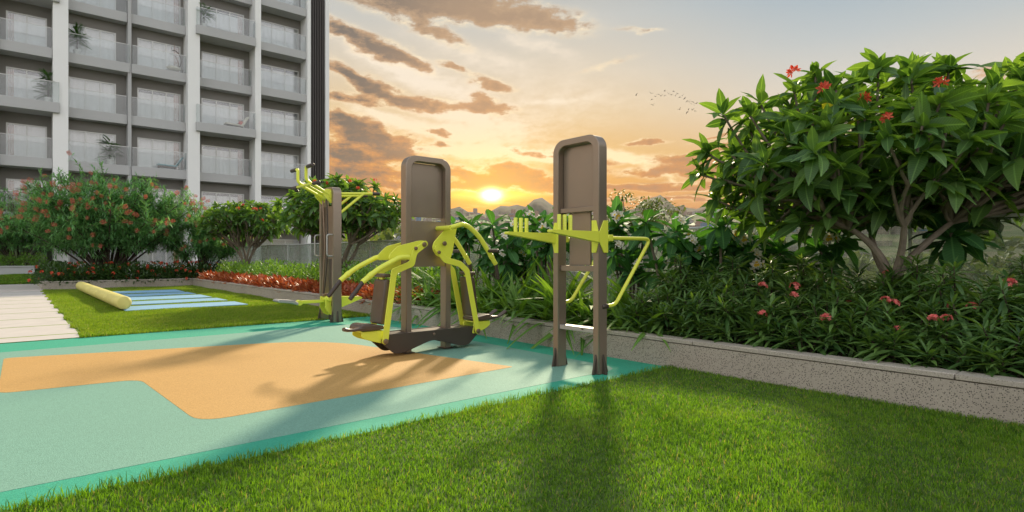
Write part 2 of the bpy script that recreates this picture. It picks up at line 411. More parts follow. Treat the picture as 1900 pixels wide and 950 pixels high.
class G:
    """collects vertices and faces for ONE mesh object"""
    def __init__(s): s.v, s.f = [], []
    def add(s, vs, fs):
        n = len(s.v); s.v += [tuple(map(float, p)) for p in vs]
        s.f += [tuple(i + n for i in f) for f in fs]; return s
    def box(s, x0, x1, y0, y1, z0, z1):
        return s.add([(x0, y0, z0), (x1, y0, z0), (x1, y1, z0), (x0, y1, z0), (x0, y0, z1), (x1, y0, z1), (x1, y1, z1), (x0, y1, z1)],
                     [(3, 2, 1, 0), (4, 5, 6, 7), (0, 1, 5, 4), (1, 2, 6, 5), (2, 3, 7, 6), (3, 0, 4, 7)])
    def prism(s, pts, a0, a1, axis='y'):
        """extrude a 2D outline: axis y -> pts are (x,z); axis x -> (y,z); axis z -> (x,y)"""
        def mk(p, a): return {'y': (p[0], a, p[1]), 'x': (a, p[0], p[1]), 'z': (p[0], p[1], a)}[axis]
        n = len(pts)
        return s.add([mk(p, a0) for p in pts] + [mk(p, a1) for p in pts],
                     [tuple(range(n))[::-1], tuple(range(n, 2 * n))] + [(i, (i + 1) % n, n + (i + 1) % n, n + i) for i in range(n)])
    def tube(s, path, r, seg=8, cap=True, flat=1.0, up=(0, 0, 1)):
        P = [Vector(p) for p in path]; n = len(P)
        rs = list(r) if isinstance(r, (list, tuple)) else [r] * n
        base = len(s.v); vs, fs = [], []
        ref = None
        for i, p in enumerate(P):
            d = (P[min(i + 1, n - 1)] - P[max(i - 1, 0)]).normalized()
            if ref is None:
                ref = Vector(up) if abs(d.dot(Vector(up))) < .95 else Vector((1, 0, 0))
            a = (ref - d * ref.dot(d)).normalized(); b = d.cross(a); ref = a
            for k in range(seg):
                th = 2 * math.pi * k / seg
                vs.append(p + a * (math.cos(th) * rs[i] * flat) + b * (math.sin(th) * rs[i]))
        for i in range(n - 1):
            for k in range(seg):
                k2 = (k + 1) % seg
                fs.append((i * seg + k, i * seg + k2, (i + 1) * seg + k2, (i + 1) * seg + k))
        if cap:
            fs.append(tuple(range(seg))[::-1]); fs.append(tuple((n - 1) * seg + k for k in range(seg)))
        return s.add(vs, fs)
    def cyl(s, p0, p1, r, seg=14): return s.tube([p0, p1], r, seg)
    def sphere(s, c, rx, ry, rz, nu=12, nv=8):
        vs, fs = [], []
        for i in range(nv + 1):
            a = math.pi * i / nv
            for k in range(nu):
                b = 2 * math.pi * k / nu
                vs.append((c[0] + rx * math.sin(a) * math.cos(b), c[1] + ry * math.sin(a) * math.sin(b), c[2] + rz * math.cos(a)))
        for i in range(nv):
            for k in range(nu):
                fs.append((i * nu + k, (i + 1) * nu + k, (i + 1) * nu + (k + 1) % nu, i * nu + (k + 1) % nu))
        return s.add(vs, fs)
    def mesh(s, name, bevel=0.0, smooth=False, segs=1, subd=0, weld=False):
        me = bpy.data.meshes.new(name)
        me.from_pydata(s.v, [], s.f); me.update()
        bm = bmesh.new(); bm.from_mesh(me)
        if weld: bmesh.ops.remove_doubles(bm, verts=bm.verts, dist=1e-5)
        bmesh.ops.recalc_face_normals(bm, faces=bm.faces)
        if bevel:
            ed = [e for e in bm.edges if len(e.link_faces) == 2 and e.calc_face_angle(0) > .5]
            if ed: bmesh.ops.bevel(bm, geom=ed, offset=bevel, segments=segs, affect='EDGES', profile=.5, clamp_overlap=True)
        if subd: bmesh.ops.subdivide_edges(bm, edges=bm.edges, cuts=subd, use_grid_fill=True, smooth=1.0)
        bm.to_mesh(me); bm.free()
        if smooth or bevel:
            me.shade_smooth()
            me.set_sharp_from_angle(angle=R(38))
        return me
    def obj(s, name, m, parent=None, bevel=0.0, smooth=False, loc=None, **k):
        return newobj(name, s.mesh(name, bevel, smooth, **k), m, parent, loc)

def np_mesh(name, V, F, UV=None, smooth=True):
    """fast mesh from arrays; F (n,3) or (n,4)"""
    me = bpy.data.meshes.new(name)
    V = np.ascontiguousarray(V, dtype=np.float32); F = np.ascontiguousarray(F, dtype=np.int32)
    n, w = F.shape
    me.vertices.add(len(V)); me.vertices.foreach_set('co', V.ravel())
    me.loops.add(n * w); me.loops.foreach_set('vertex_index', F.ravel())
    me.polygons.add(n)
    me.polygons.foreach_set('loop_start', np.arange(0, n * w, w, dtype=np.int32))
    if UV is not None:
        l = me.uv_layers.new(name='uv'); l.data.foreach_set('uv', np.ascontiguousarray(UV[F.ravel()], dtype=np.float32).ravel())
    me.update(calc_edges=True)
    if smooth: me.shade_smooth()
    return me

def leaf_tpl(L=1.0, Wd=.2, kind='lance', nseg=4, droop=.25, fold=.35, wave=0.0):
    """one leaf along +Y, flat in XY, bending down to -Z; returns V,F(quads),UV"""
    V, UV = [], []
    for i in range(nseg + 1):
        s = i / nseg
        if kind == 'lance': w = math.sin(math.pi * min(1, s ** .85 * .985 + .015)) ** .8
        elif kind == 'spat': w = (math.sin(math.pi * min(1, (s * .96 + .02) ** 1.5)) ** .62)
        elif kind == 'strap': w = min(1, .45 + s * 1.6) * (1 - s ** 3.2)
        else: w = (1 - s) ** .7
        w = max(w, .04) * Wd * .5
        y = L * s * (1 - .22 * droop * s); z = -L * droop * s * s
        wz = math.sin(s * 9.0) * wave * Wd
        V += [(-w, y, z + w * fold + wz), (0, y, z), (w, y, z + w * fold - wz)]
        UV += [(.5 - .5 * w / (Wd * .5), s), (.5, s), (.5 + .5 * w / (Wd * .5), s)]
    F = []
    for i in range(nseg):
        a = i * 3
        F += [(a, a + 1, a + 4, a + 3), (a + 1, a + 2, a + 5, a + 4)]
    return np.array(V), np.array(F), np.array(UV)

def frames(D, roll=None):
    """rotation matrices whose Y axis is D and Z axis leans up; D (n,3)"""
    D = D / np.linalg.norm(D, axis=1, keepdims=True)
    up = np.tile(np.array([0., 0., 1.]), (len(D), 1))
    up[np.abs(D[:, 2]) > .97] = (1., 0., 0.)
    X = np.cross(D, up); X /= np.linalg.norm(X, axis=1, keepdims=True)
    Z = np.cross(X, D)
    if roll is not None:
        c, s = np.cos(roll)[:, None], np.sin(roll)[:, None]
        X, Z = X * c + Z * s, Z * c - X * s
    return np.stack([X, D, Z], axis=2)

def scatter(tpl, Pos, Rm, Sc):
    V, F, UV = tpl
    n = len(Pos)
    A = np.einsum('nij,vj->nvi', Rm, V) * Sc[:, None, None] + Pos[:, None, :]
    Fo = F[None] + (np.arange(n) * len(V))[:, None, None]
    return A.reshape(-1, 3), Fo.reshape(-1, F.shape[1]), np.tile(UV, (n, 1))

def foliage(name, tpl, Pos, Dir, Sc, m, parent=None, roll=.5, loc=None, kind=None):
    Rm = frames(Dir, rng.normal(0, roll, len(Dir)))
    V, F, UV = scatter(tpl, Pos, Rm, Sc)
    o = newobj(name, np_mesh(name, V, F, UV), m, parent, loc)
    if kind: o['kind'] = kind
    return o

def rand_dir(n, up=0.0):
    d = rng.normal(0, 1, (n, 3)); d /= np.linalg.norm(d, axis=1, keepdims=True)
    d[:, 2] += up
    return d / np.linalg.norm(d, axis=1, keepdims=True)

def bez(a, b, c, n=6):
    a, b, c = Vector(a), Vector(b), Vector(c)
    return [a * (1 - s) ** 2 + b * 2 * s * (1 - s) + c * s * s for s in [i / n for i in range(n + 1)]]

def smooth_path(pts, r=.1, n=5):
    """polyline with rounded corners"""
    P = [Vector(p) for p in pts]; out = [P[0]]
    for i in range(1, len(P) - 1):
        a, b, c = P[i - 1], P[i], P[i + 1]
        d1, d2 = (a - b), (c - b)
        k = min(r, d1.length * .45, d2.length * .45)
        out += bez(b + d1.normalized() * k, b, b + d2.normalized() * k, n)
    return out + [P[-1]]

def ribbon(pts, w, ncap=6):
    """outline of a flat bar of width w along a polyline, with round ends (2D)"""
    P = [Vector((p[0], p[1])) for p in pts]; n = len(P)
    Lf, Rt = [], []
    for i in range(n):
        if i == 0: d = (P[1] - P[0]).normalized(); k = 1
        elif i == n - 1: d = (P[-1] - P[-2]).normalized(); k = 1
        else:
            d1, d2 = (P[i] - P[i - 1]).normalized(), (P[i + 1] - P[i]).normalized()
            d = (d1 + d2).normalized(); k = 1 / max(.5, d.dot(d1))
        nn = Vector((-d.y, d.x)) * (w / 2 * k)
        Lf.append(P[i] + nn); Rt.append(P[i] - nn)
    out = list(Lf)
    d = (P[-1] - P[-2]).normalized(); a0 = math.atan2(d.y, d.x)
    for j in range(1, ncap): out.append(P[-1] + Vector((math.cos(a0 + math.pi / 2 - math.pi * j / ncap), math.sin(a0 + math.pi / 2 - math.pi * j / ncap))) * w / 2)
    out += Rt[::-1]
    d = (P[0] - P[1]).normalized(); a0 = math.atan2(d.y, d.x)
    for j in range(1, ncap): out.append(P[0] + Vector((math.cos(a0 + math.pi / 2 - math.pi * j / ncap), math.sin(a0 + math.pi / 2 - math.pi * j / ncap))) * w / 2)
    return out

def rounded(pts, r, n=5):
    """closed polygon with rounded corners (2D)"""
    P = [Vector((p[0], p[1])) for p in pts]; out = []
    for i in range(len(P)):
        a, b, c = P[i - 1], P[i], P[(i + 1) % len(P)]
        d1, d2 = a - b, c - b
        rr = r[i] if isinstance(r, (list, tuple)) else r
        k = min(rr, d1.length * .48, d2.length * .48)
        p, q = b + d1.normalized() * k, b + d2.normalized() * k
        for j in range(n + 1):
            s = j / n
            out.append(p * (1 - s) ** 2 + b * 2 * s * (1 - s) + q * s * s)
    return out

def sheet(name, pts, z, m, thick=0.0):
    """flat sheet with its top at z; with a thickness it gets real edges"""
    me = bpy.data.meshes.new(name)
    bm = bmesh.new()
    top = [bm.verts.new((p[0], p[1], z)) for p in pts]
    f = bm.faces.new(top); f.normal_update()
    if f.normal.z < 0: f.normal_flip()
    if thick:
        low = [bm.verts.new((p[0], p[1], z - thick)) for p in pts]
        n = len(pts)
        for i in range(n): bm.faces.new((top[i], top[(i + 1) % n], low[(i + 1) % n], low[i]))
    bm.to_mesh(me); bm.free()
    return newobj(name, me, m)
ORD = 'first second third fourth fifth sixth seventh eighth ninth tenth eleventh twelfth thirteenth fourteenth fifteenth sixteenth seventeenth eighteenth nineteenth twentieth'.split()
ORD += ['twenty-' + w for w in ORD[:9]] + ['thirtieth'] + ['thirty-' + w for w in ORD[:9]]
# ================================================================== SETTING
CX = 5.80                      # front face of the long planter
YB = 27.8                      # front face of the back planter
GX = 8.45                      # glass balustrade line
g = G().box(-34, GX + .12, -14, 60, -1.2, -.012)
tag(g.obj('ground', M_deck), kind='structure')

# rubber flooring: sheets 4 mm apart
tag(sheet('rubber_floor', [(-9, 3.8), (CX, 3.8), (CX, 11.42), (-9, 11.42)], 0.0, M_rub_dark, .008), kind='structure')
tag(sheet('pale_rubber_zone', rounded([(-8.6, 4.27), (5.32, 4.22), (5.32, 9.3), (4.9, 10.35), (-8.6, 10.42)], .3), 0.002, M_rub_light, .006), kind='structure')
tag(sheet('orange_rubber_zone', rounded([(-.10, 9.76), (3.62, 8.66), (4.43, 5.10), (1.09, 5.0), (1.0, 7.16), (-.12, 7.28)], [.12, .9, .05, .25, .2, .14]), 0.004, M_rub_orange, .006), kind='structure')

# stone path with turf joints
tag(sheet('path', [(-9, 11.42), (.84, 11.42), (.84, 34.6), (-9, 34.6)], 0.0095, M_joint, .03), kind='structure')
pth = bpy.data.objects['path']
joints = [11.42, 12.06, 13.75, 15.44, 17.1, 18.75, 20.4, 22.05, 23.75, 25.4, 27.05, 28.7, 30.4, 32.1, 33.8, 34.6]
for i in range(len(joints) - 1):
    y0, y1 = joints[i] + (.045 if i else .0), joints[i + 1] - .045
    for (x0, x1) in ((-1.95, .80 + .02 * math.sin(i * 2.3)), (-4.75, -2.03), (-8.9, -4.83)):
        G().box(x0, x1, y0, y1, -.03, .0115).obj('paver', M_paver, pth, bevel=.006)
# the step across the path by the back planter
tag(G().box(-9, .80, 27.74, 27.86, 0, .05).obj('path_step', M_paver), kind='structure')

# lawns
tag(sheet('lawn_ground', [(-9, -6), (CX, -6), (CX, 3.9), (-9, 3.9)], .006, M_turf), kind='structure')
tag(sheet('turf_ground', [(.84, 11.44), (CX, 11.44), (CX, YB), (.78, YB)], .006, M_turf), kind='structure')
BLV = np.array([(-.5, 0, 0), (.5, 0, 0), (.38, .0, .5), (-.38, .0, .5), (.0, .0, 1.0)])
def grass(name, pts, h0, h1, wid, m, lean=.55):
    n = len(pts)
    th = rng.uniform(0, 2 * math.pi, n)
    h = rng.uniform(h0, h1, n) * (1 + .25 * np.sin(pts[:, 0] * 2.3 + 1.3 * np.sin(pts[:, 1] * 1.7)))
    w = wid * rng.uniform(.7, 1.25, n)
    ax = np.stack([np.cos(th), np.sin(th), np.zeros(n)], 1)
    ln = rng.uniform(0, lean, n); lth = rng.uniform(0, 2 * math.pi, n)
    ld = np.stack([np.cos(lth), np.sin(lth), np.zeros(n)], 1) * (ln * h)[:, None]
    p = np.concatenate([pts, np.full((n, 1), .004)], 1)
    up = np.zeros((n, 3)); up[:, 2] = h
    V = np.empty((n, 5, 3))
    V[:, 0] = p - ax * w[:, None] * .5; V[:, 1] = p + ax * w[:, None] * .5
    mid = p + up * .55 + ld * .35
    V[:, 2] = mid + ax * w[:, None] * .36; V[:, 3] = mid - ax * w[:, None] * .36
    V[:, 4] = p + up * (1 - .3 * ln[:, None]) + ld
    k = np.arange(n)[:, None] * 5
    F = np.concatenate([k + [0, 1, 2], k + [0, 2, 3], k + [3, 2, 4]], 0)
    o = newobj(name, np_mesh(name, V.reshape(-1, 3), F), m)
    return tag(o, kind='stuff')
def scatter_pts(n, x0, x1, y0, y1, keep):
    p = np.stack([rng.uniform(x0, x1, n), rng.uniform(y0, y1, n)], 1)
    return p[keep(p)]
def infront(p, marg=.35):
    D = p[:, 0] * SY + p[:, 1] * CY; r = p[:, 0] * CY - p[:, 1] * SY
    return D, r / np.maximum(D, .01)
def keep_front(p):
    D, u = infront(p)
    ok = (D > 1.9) & (np.abs(u) < 1.35)
    edge = 3.90 + .03 * np.sin(p[:, 0] * 9) + .02 * np.sin(p[:, 0] * 31)
    ok &= (p[:, 1] < edge) & (p[:, 0] < CX - .005)
    dens = np.clip((4.2 / np.maximum(D, .1)) ** 1.3, .25, 1.0)
    return ok & (rng.random(len(p)) < dens)
grass('lawn_grass', scatter_pts(520000, -2.5, CX, -3.2, 4.08, keep_front), .018, .043, .0058, M_grass, .8)
fr = scatter_pts(4200, -1.5, 5.6, 3.8, 3.95, lambda p: rng.random(len(p)) < .5)
grass('lawn_edge_grass', fr, .035, .07, .006, M_grass, .8)
MAT_ROWS = [(ground(310, ya).y, ground(310, yb).y) for ya, yb in ((576.3, 569.0), (565.7, 560.2), (557.9, 552.1), (550.3, 546.2), (544.7, 540.3))]
def keep_back(p):
    D, u = infront(p)
    lx = .83 + .045 * np.sin(p[:, 1] * 3.7) + .03 * np.sin(p[:, 1] * 11.0) - .05 * (p[:, 1] - 11.4) / 16
    off = np.ones(len(p), dtype=bool)
    for i, (a, b) in enumerate(MAT_ROWS): off &= ~((p[:, 1] > a - .012) & (p[:, 1] < b + .012) & (p[:, 0] > 1.93 - .02 * i - .012) & (p[:, 0] < 4.58 - .01 * i + .012))
    return off & (p[:, 0] > lx) & (p[:, 0] < CX - .01) & (p[:, 1] < YB - .02) & (rng.random(len(p)) < np.clip((13.0 / D) ** 1.6, .2, 1))
grass('turf_grass', scatter_pts(420000, .7, CX, 11.36, YB, keep_back), .035, .07, .011, M_grass2)

# planters: low terrazzo walls with a capping course
def planter(name, label, x0, x1, y0, y1, along, z=.285, step=2.4, facesign=1):
    t_ = thing(name, label, 'planter wall')
    G().box(x0, x1, y0, y1, -.01, z).obj('wall', M_curb, t_)
    a0, a1 = (y0, y1) if along == 'y' else (x0, x1)
    k = a0
    while k < a1 - .05:
        e = min(a1, k + step)
        b = (x0 - .006, x1 + .006, k + .003, e - .003) if along == 'y' else (k + .003, e - .003, y0 - .006, y1 + .006)
        G().box(*b, z + .008, z + .055).obj('capping_slab', M_cap, t_, bevel=.006)
        k = e
    G().box(x0 + .012, x1 - .012, y0 + .012, y1 - .012, z - .001, z + .02).obj('joint', M_bronzed, t_)
    return t_
planter('planter_wall', 'long low speckled terrazzo planter wall running beside the lawn and green rubber floor', CX, CX + .19, -6.0, YB + .19, 'y')
planter('planter_wall', 'short grey terrazzo planter wall behind the turf with the blue mats', .80, CX - .008, YB, YB + .19, 'x')
planter('planter_wall', 'side wall of the back planter, beside the far end of the stone path', .80, .99, YB + .20, 36.0, 'y')
tag(sheet('planting_soil', [(CX + .19, -6), (GX - .1, -6), (GX - .1, 36), (.99, 36), (.99, YB + .19), (CX + .19, YB + .19)], .27, M_soil), kind='structure')

# verge, wall and hedge beyond the path
g = G(); g.add([(-12, 34.6, .0), (.79, 34.6, .0), (.79, 38.4, .30), (-12, 38.4, .30), (-12, 34.6, -.3), (.79, 34.6, -.3), (.79, 38.4, -.3), (-12, 38.4, -.3)],
              [(0, 1, 2, 3), (4, 7, 6, 5), (0, 4, 5, 1), (1, 5, 6, 2), (2, 6, 7, 3), (3, 7, 4, 0)])
tag(g.obj('verge_ground', M_turf), kind='structure')
p = scatter_pts(26000, -2.2, .8, 34.6, 38.4, lambda q: q[:, 0] > -9)
g_ = grass('verge_grass', p, .06, .12, .03, M_grass)
me = g_.data; co = np.empty(len(me.vertices) * 3, dtype=np.float32); me.vertices.foreach_get('co', co); co = co.reshape(-1, 3)
co[:, 2] += np.clip((co[:, 1] - 34.6) / 3.8, 0, 1) * .30; me.vertices.foreach_set('co', co.ravel())
tw = thing('garden_wall', 'low grey rendered garden wall behind the dark grass verge past the path', 'wall')
G().box(-12, .79, 38.4, 38.65, -.02, .74).obj('wall', M_slab, tw)
G().box(-12, .79, 38.36, 38.69, .742, .80).obj('coping', M_slab, tw, bevel=.008)

# ------------------------------------------------------------------ terrain, hills, city beyond the podium
def terr_h(x, y):
    r = np.hypot(x, y); th = np.degrees(np.arctan2(x, y))
    s = np.clip((r - 60) / 2400, 0, 1)
    h = -16 - 10 * np.clip((r - 20) / 200, 0, 1) + 205 * s ** 1.35
    h = h + 9 * np.sin(x * .011 + 2) * np.cos(y * .009) * np.clip((r - 150) / 500, 0, 1)
    return h
nr, nth = 70, 180
rr = np.concatenate([np.linspace(0, 60, 8), np.geomspace(70, 4200, nr - 8)])
tt = np.linspace(0, 2 * math.pi, nth, endpoint=False)
RR, TT = np.meshgrid(rr, tt, indexing='ij')
X_, Y_ = RR * np.sin(TT), RR * np.cos(TT)
V = np.stack([X_, Y_, terr_h(X_, Y_)], 2).reshape(-1, 3)
ii, jj = np.meshgrid(np.arange(nr - 1), np.arange(nth), indexing='ij')
j2 = (jj + 1) % nth
F = np.stack([ii * nth + jj, (ii + 1) * nth + jj, (ii + 1) * nth + j2, ii * nth + j2], 2).reshape(-1, 4)
def terrmat(k, out):
    co = worldco(k)
    n = k.noise(co, .02, 6, .6); n2 = k.noise(co, .12, 5, .6)
    col = k.ramp(n, [(.3, (.05, .075, .03)), (.48, (.10, .12, .055)), (.6, (.20, .17, .11)), (.75, (.30, .25, .18))])
    col = k.mix(k.m('MULTIPLY', k.sstep(n2, .45, .7), .6), col, (.05, .08, .03))
    k.put(out.inputs[0], pbsdf(k, col, .95, 0, .1))
tag(newobj('terrain', np_mesh('terrain', V, F), mat('terrain', terrmat)), kind='structure')

def hillmat(k, out):
    co = worldco(k)
    n = k.noise(co, .004, 7, .65)
    k.put(out.inputs[0], pbsdf(k, k.ramp(n, [(.35, (.05, .06, .035)), (.55, (.10, .09, .06)), (.7, (.17, .13, .09))]), .95, 0, .1))
M_hill = mat('hill_scrub', hillmat)
def ridge(name, r0, depth, az0, az1, prof):
    """a range of hills with front and back slopes: prof(az deg) -> crest height"""
    na, nd = 160, 13
    a = np.linspace(az0, az1, na)
    V, F = [], []
    for i, x in enumerate(a):
        ta = math.radians(x)
        hc = prof(x) * min(1, (x - az0) / 6, (az1 - x) / 6)
        for j in range(nd):
            s = j / (nd - 1); w = math.sin(math.pi * s) ** .9
            rj = r0 + depth * (s - .5) + 40 * math.sin(x * 1.9 + j * 1.3)
            V.append((rj * math.sin(ta), rj * math.cos(ta), 60 + (hc - 60) * w + (18 * math.sin(x * 3.1 + j * 2.2) + 12 * math.sin(x * 7.7 - j)) * w * (1 - w) * 3))
    for i in range(na - 1):
        for j in range(nd - 1):
            F.append((i * nd + j, (i + 1) * nd + j, (i + 1) * nd + j + 1, i * nd + j + 1))
    return tag(newobj(name, np_mesh(name, np.array(V), np.array(F)), M_hill), kind='structure')
def prof_far(az):
    rel = az - 40.8
    h = 265 + 30 * math.sin(rel * .55 + .6) + 22 * math.sin(rel * 1.3 + 2.0) + 10 * math.sin(rel * 3.1)
    for c, w, k in ((2.6, 1.3, 80), (-3.5, 3.5, 45), (14.0, 2.4, 50), (17.5, 2.0, 38), (-16, 4, 30)):
        h += k * math.exp(-((rel - c) / w) ** 2)
    return h + 6 * math.sin(rel * 9.0) + 4 * math.sin(rel * 17 + 1)
ridge('hills', 3600, 1300, -20, 110, prof_far)

def house_boxes(n, r0, r1, a0, a1, smin, smax, hmin, hmax):
    gg = G()
    for _ in range(n):
        a = math.radians(random.uniform(a0, a1)); r = random.uniform(r0, r1)
        x, y = r * math.sin(a), r * math.cos(a)
        w, d, h = random.uniform(smin, smax), random.uniform(smin, smax), random.uniform(hmin, hmax)
        z = float(terr_h(np.array(x), np.array(y)))
        gg.box(x - w / 2, x + w / 2, y - d / 2, y + d / 2, z - 3, z + h)
    return gg
def citymat(k, out):
    g_ = k.n('ShaderNodeNewGeometry')
    rnd = g_.outputs['Random Per Island']
    sp = k.n('ShaderNodeSeparateXYZ'); k.put(sp.inputs[0], g_.outputs['Position'])
    fl = k.m('FRACT', k.m('MULTIPLY', sp.outputs[2], .33))
    cx = k.m('FRACT', k.m('MULTIPLY', k.m('ADD', sp.outputs[0], sp.outputs[1]), .25))
    win = k.m('MULTIPLY', k.sstep(fl, .45, .5), k.sstep(cx, .4, .45))
    col = k.ramp(rnd, [(0, (.26, .21, .17)), (.35, (.34, .27, .21)), (.6, (.30, .17, .12)), (.8, (.40, .35, .31)), (.95, (.13, .20, .30))])
    k.put(out.inputs[0], pbsdf(k, k.mix(k.m('MULTIPLY', win, .5), col, (.08, .08, .09)), .8))
M_city = mat('city_render', citymat)
gg = house_boxes(700, 900, 2500, 12, 78, 8, 22, 4, 12)
gg2 = house_boxes(90, 1900, 2600, 14, 78, 9, 16, 16, 34)
gg.add(gg2.v, gg2.f)
gg3 = house_boxes(130, 220, 800, 20, 80, 8, 16, 3, 6); gg.add(gg3.v, gg3.f)
tag(gg.obj('city', M_city), 'far pale city blocks spread below the hills', kind='stuff')

# the wooded slope seen through the glass, one mass of clumped crowns
def clump_mass(name, n, r0, r1, a0, a1, leaf, size, m):
    P, D, Sc = [], [], []
    for _ in range(n):
        a = math.radians(random.uniform(a0, a1)); r = r0 + (r1 - r0) * random.random() ** 1.7
        x, y = r * math.sin(a), r * math.cos(a)
        z = float(terr_h(np.array(x), np.array(y)))
        rad = random.uniform(*size) * (1 + r / 250)
        nl = 150
        d = rand_dir(nl, .25)
        P.append(np.array([x, y, z + rad * .9]) + d * rad * np.array([1, 1, .85]) * rng.uniform(.6, 1.05, (nl, 1)))
        D.append(d + rng.normal(0, .5, (nl, 3))); Sc.append(np.full(nl, rad) * rng.uniform(.7, 1.3, nl))
    return foliage(name, leaf_tpl(.36, .26, 'lance', 2, .2), np.concatenate(P), np.concatenate(D), np.concatenate(Sc), m, roll=1.0)
tag(clump_mass('woodland', 420, 34, 420, -12, 100, None, (3.2, 6.0), M_farleaf), 'hazy mass of trees on the slope below the terrace', kind='stuff')

# ------------------------------------------------------------------ glass balustrade
tb = thing('glass_balustrade', 'tall frameless glass balustrade behind the planting along the terrace edge', 'balustrade')
k = -5.0
while k < 36:
    G().box(GX, GX + .016, k + .006, k + 2.394, .22, 1.74).obj('pane', M_balu, tb)
    G().box(GX - .012, GX + .028, k + 2.385, k + 2.415, .15, 1.735).obj('post', M_alu, tb)
    k += 2.4
G().box(GX - .025, GX + .041, -5, 36, 1.742, 1.775).obj('handrail', M_alu, tb, bevel=.006)
G().box(GX - .05, GX + .07, -5, 36, .1, .218).obj('base_channel', M_alu, tb)

# ================================================================== APARTMENT BUILDING
bl = thing('apartment_building', 'tall white and grey apartment block with stacked glass fronted balconies', 'building')
YC, YW = 41.1, 42.4
Z0, ST = 3.1, 3.1
ZT = 28.2
# main body as wall pieces with real window openings is heavy; solid core behind + wall infills between openings
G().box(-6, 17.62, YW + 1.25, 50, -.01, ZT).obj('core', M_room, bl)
for (x0, x1, y0, m) in ((-1.3, -.62, YC, M_col), (1.63, 2.32, YC, M_col), (8.34, 9.02, YC, M_col), (12.41, 12.79, YC, M_col),
                        (16.0, 16.25, YC, M_col), (17.34, 17.63, YC, M_col), (-6, -5.4, YC, M_col)):
    G().box(x0, x1, y0, YW + 1.2, -.005, ZT).obj('column', m, bl)
G().box(5.21, 5.39, 41.62, YW + .3, -.005, ZT).obj('fin', M_slab, bl)
BAYS = [  # x0, x1, window x0, x1, flush slab front Y, projecting front Y, x overhang, odd rows project?
    (-5.38, -1.31, -4.4, -1.9, 41.45, None, None, None, 'l'),
    (-.61, 1.62, -.85 + .5, 1.42, 41.35, 40.92, (-.61, 1.93), 0, 'l'),
    (2.33, 5.20, 2.40, 4.70, 41.78, 41.56, (2.33, 5.30), 1, None),
    (5.40, 8.33, 5.80, 8.18, 41.75, 41.52, (5.40, 8.55), 1, 'r'),
    (9.03, 12.40, 9.40, 12.07, 41.78, 40.9, (8.78, 12.405), 0, 'r'),
    (12.80, 15.99, 12.95, 15.86, 41.28, None, None, None, None)]
for bi, (x0, x1, w0, w1, yf, yp, px_, par, dr) in enumerate(BAYS):
    # side strips of the recess wall
    for (a, b) in ((x0 - .005, w0), (w1, x1 + .005)):
        if b - a > .02: G().box(a, b, YW, YW + .2, 0, ZT).obj('wall', M_wall, bl)
    for r_ in range(-1, 8):
        zb = Z0 + ST * r_
        zf = zb + .57
        proj = yp is not None and (r_ % 2 == par)
        f_ = yp if proj else yf
        a, b = px_ if proj else (x0, x1)
        if r_ >= 0:
            o = G().box(a, b, f_, YW + .02, zb, zf).obj('balcony', M_slab, bl, bevel=.012)
            G().box(a + .03, b - .03, f_ + .05, f_ + .066, zf - .02, zf + 1.12).obj('glass_panel', M_rail, o)
            G().box(a + .02, b - .02, f_ + .042, f_ + .074, zf + 1.122, zf + 1.15).obj('handrail', M_alu, o)
            if proj:
                for xs in (a + .03, b - .046):
                    if YC - .02 > f_ or bi in (2, 3): G().box(xs, xs + .016, f_ + .07, min(YW, YC + .35), zf - .02, zf + 1.12).obj('side_glass', M_rail, o)
        # wall above window
        G().box(w0, w1, YW, YW + .2, zf + 1.93, zf + 1.93 + (ST - 1.93)).obj('wall', M_wall, bl)
        # window
        fr_ = G(); zt = zf + 1.93; fw = .07
        n = 3 if w1 - w0 > 2 else 2
        fr_.box(w0, w1, YW + .03, YW + .11, zt - fw, zt).box(w0, w1, YW + .03, YW + .11, zf, zf + fw)
        fr_.box(w0, w0 + fw, YW + .03, YW + .11, zf + fw, zt - fw).box(w1 - fw, w1, YW + .03, YW + .11, zf + fw, zt - fw)
        pw = (w1 - w0 - 2 * fw) / n
        for q in range(1, n): fr_.box(w0 + fw + pw * q - .032, w0 + fw + pw * q + .032, YW + .035, YW + .105, zf + fw, zt - fw)
        fo = fr_.obj('window', M_alu, bl)
        for q in range(n):
            xa = w0 + fw + pw * q + (.032 if q else 0); xb = w0 + fw + pw * (q + 1) - (.032 if q < n - 1 else 0)
            G().box(xa, xb, YW + .06, YW + .075, zf + fw, zt - fw).obj('pane', M_pane, fo)
        # sheer curtain: a pleated sheet, now and then hung below the head
        rs = random.Random(bi * 31 + r_)
        top = zt - (.02 if rs.random() < .55 else .22)
        def pleat(xa, xb, y, z0, z1, amp, wl):
            nn = max(4, int((xb - xa) / wl * 4)); v, f = [], []
            for i in range(nn + 1):
                x = xa + (xb - xa) * i / nn
                yy = y + amp * math.sin(i * math.pi / 2 + .4 * math.sin(i * .7)) * (.6 + .4 * math.sin(i * .23 + bi))
                v += [(x, yy, z0), (x, yy, z1)]
            for i in range(nn): f.append((2 * i, 2 * i + 2, 2 * i + 3, 2 * i + 1))
            gq = G().add(v, f); me_ = gq.mesh('curtain'); me_.shade_smooth(); return me_
        ca, cb = (w0 + .02, w1 - .02)
        if dr == 'r': cb -= .32
        if dr == 'l': ca += .3
        newobj('curtain', pleat(ca, cb, YW + .26, zf + .02, top, .022, .30), M_curt, fo)
        if dr == 'r': newobj('drape', pleat(cb - .02, w1 - .02, YW + .22, zf + .02, zt - .04, .03, .1), M_drape, fo)
        if dr == 'l': newobj('drape', pleat(w0 + .02, ca + .02, YW + .22, zf + .02, zt - .04, .03, .1), M_drape, fo)
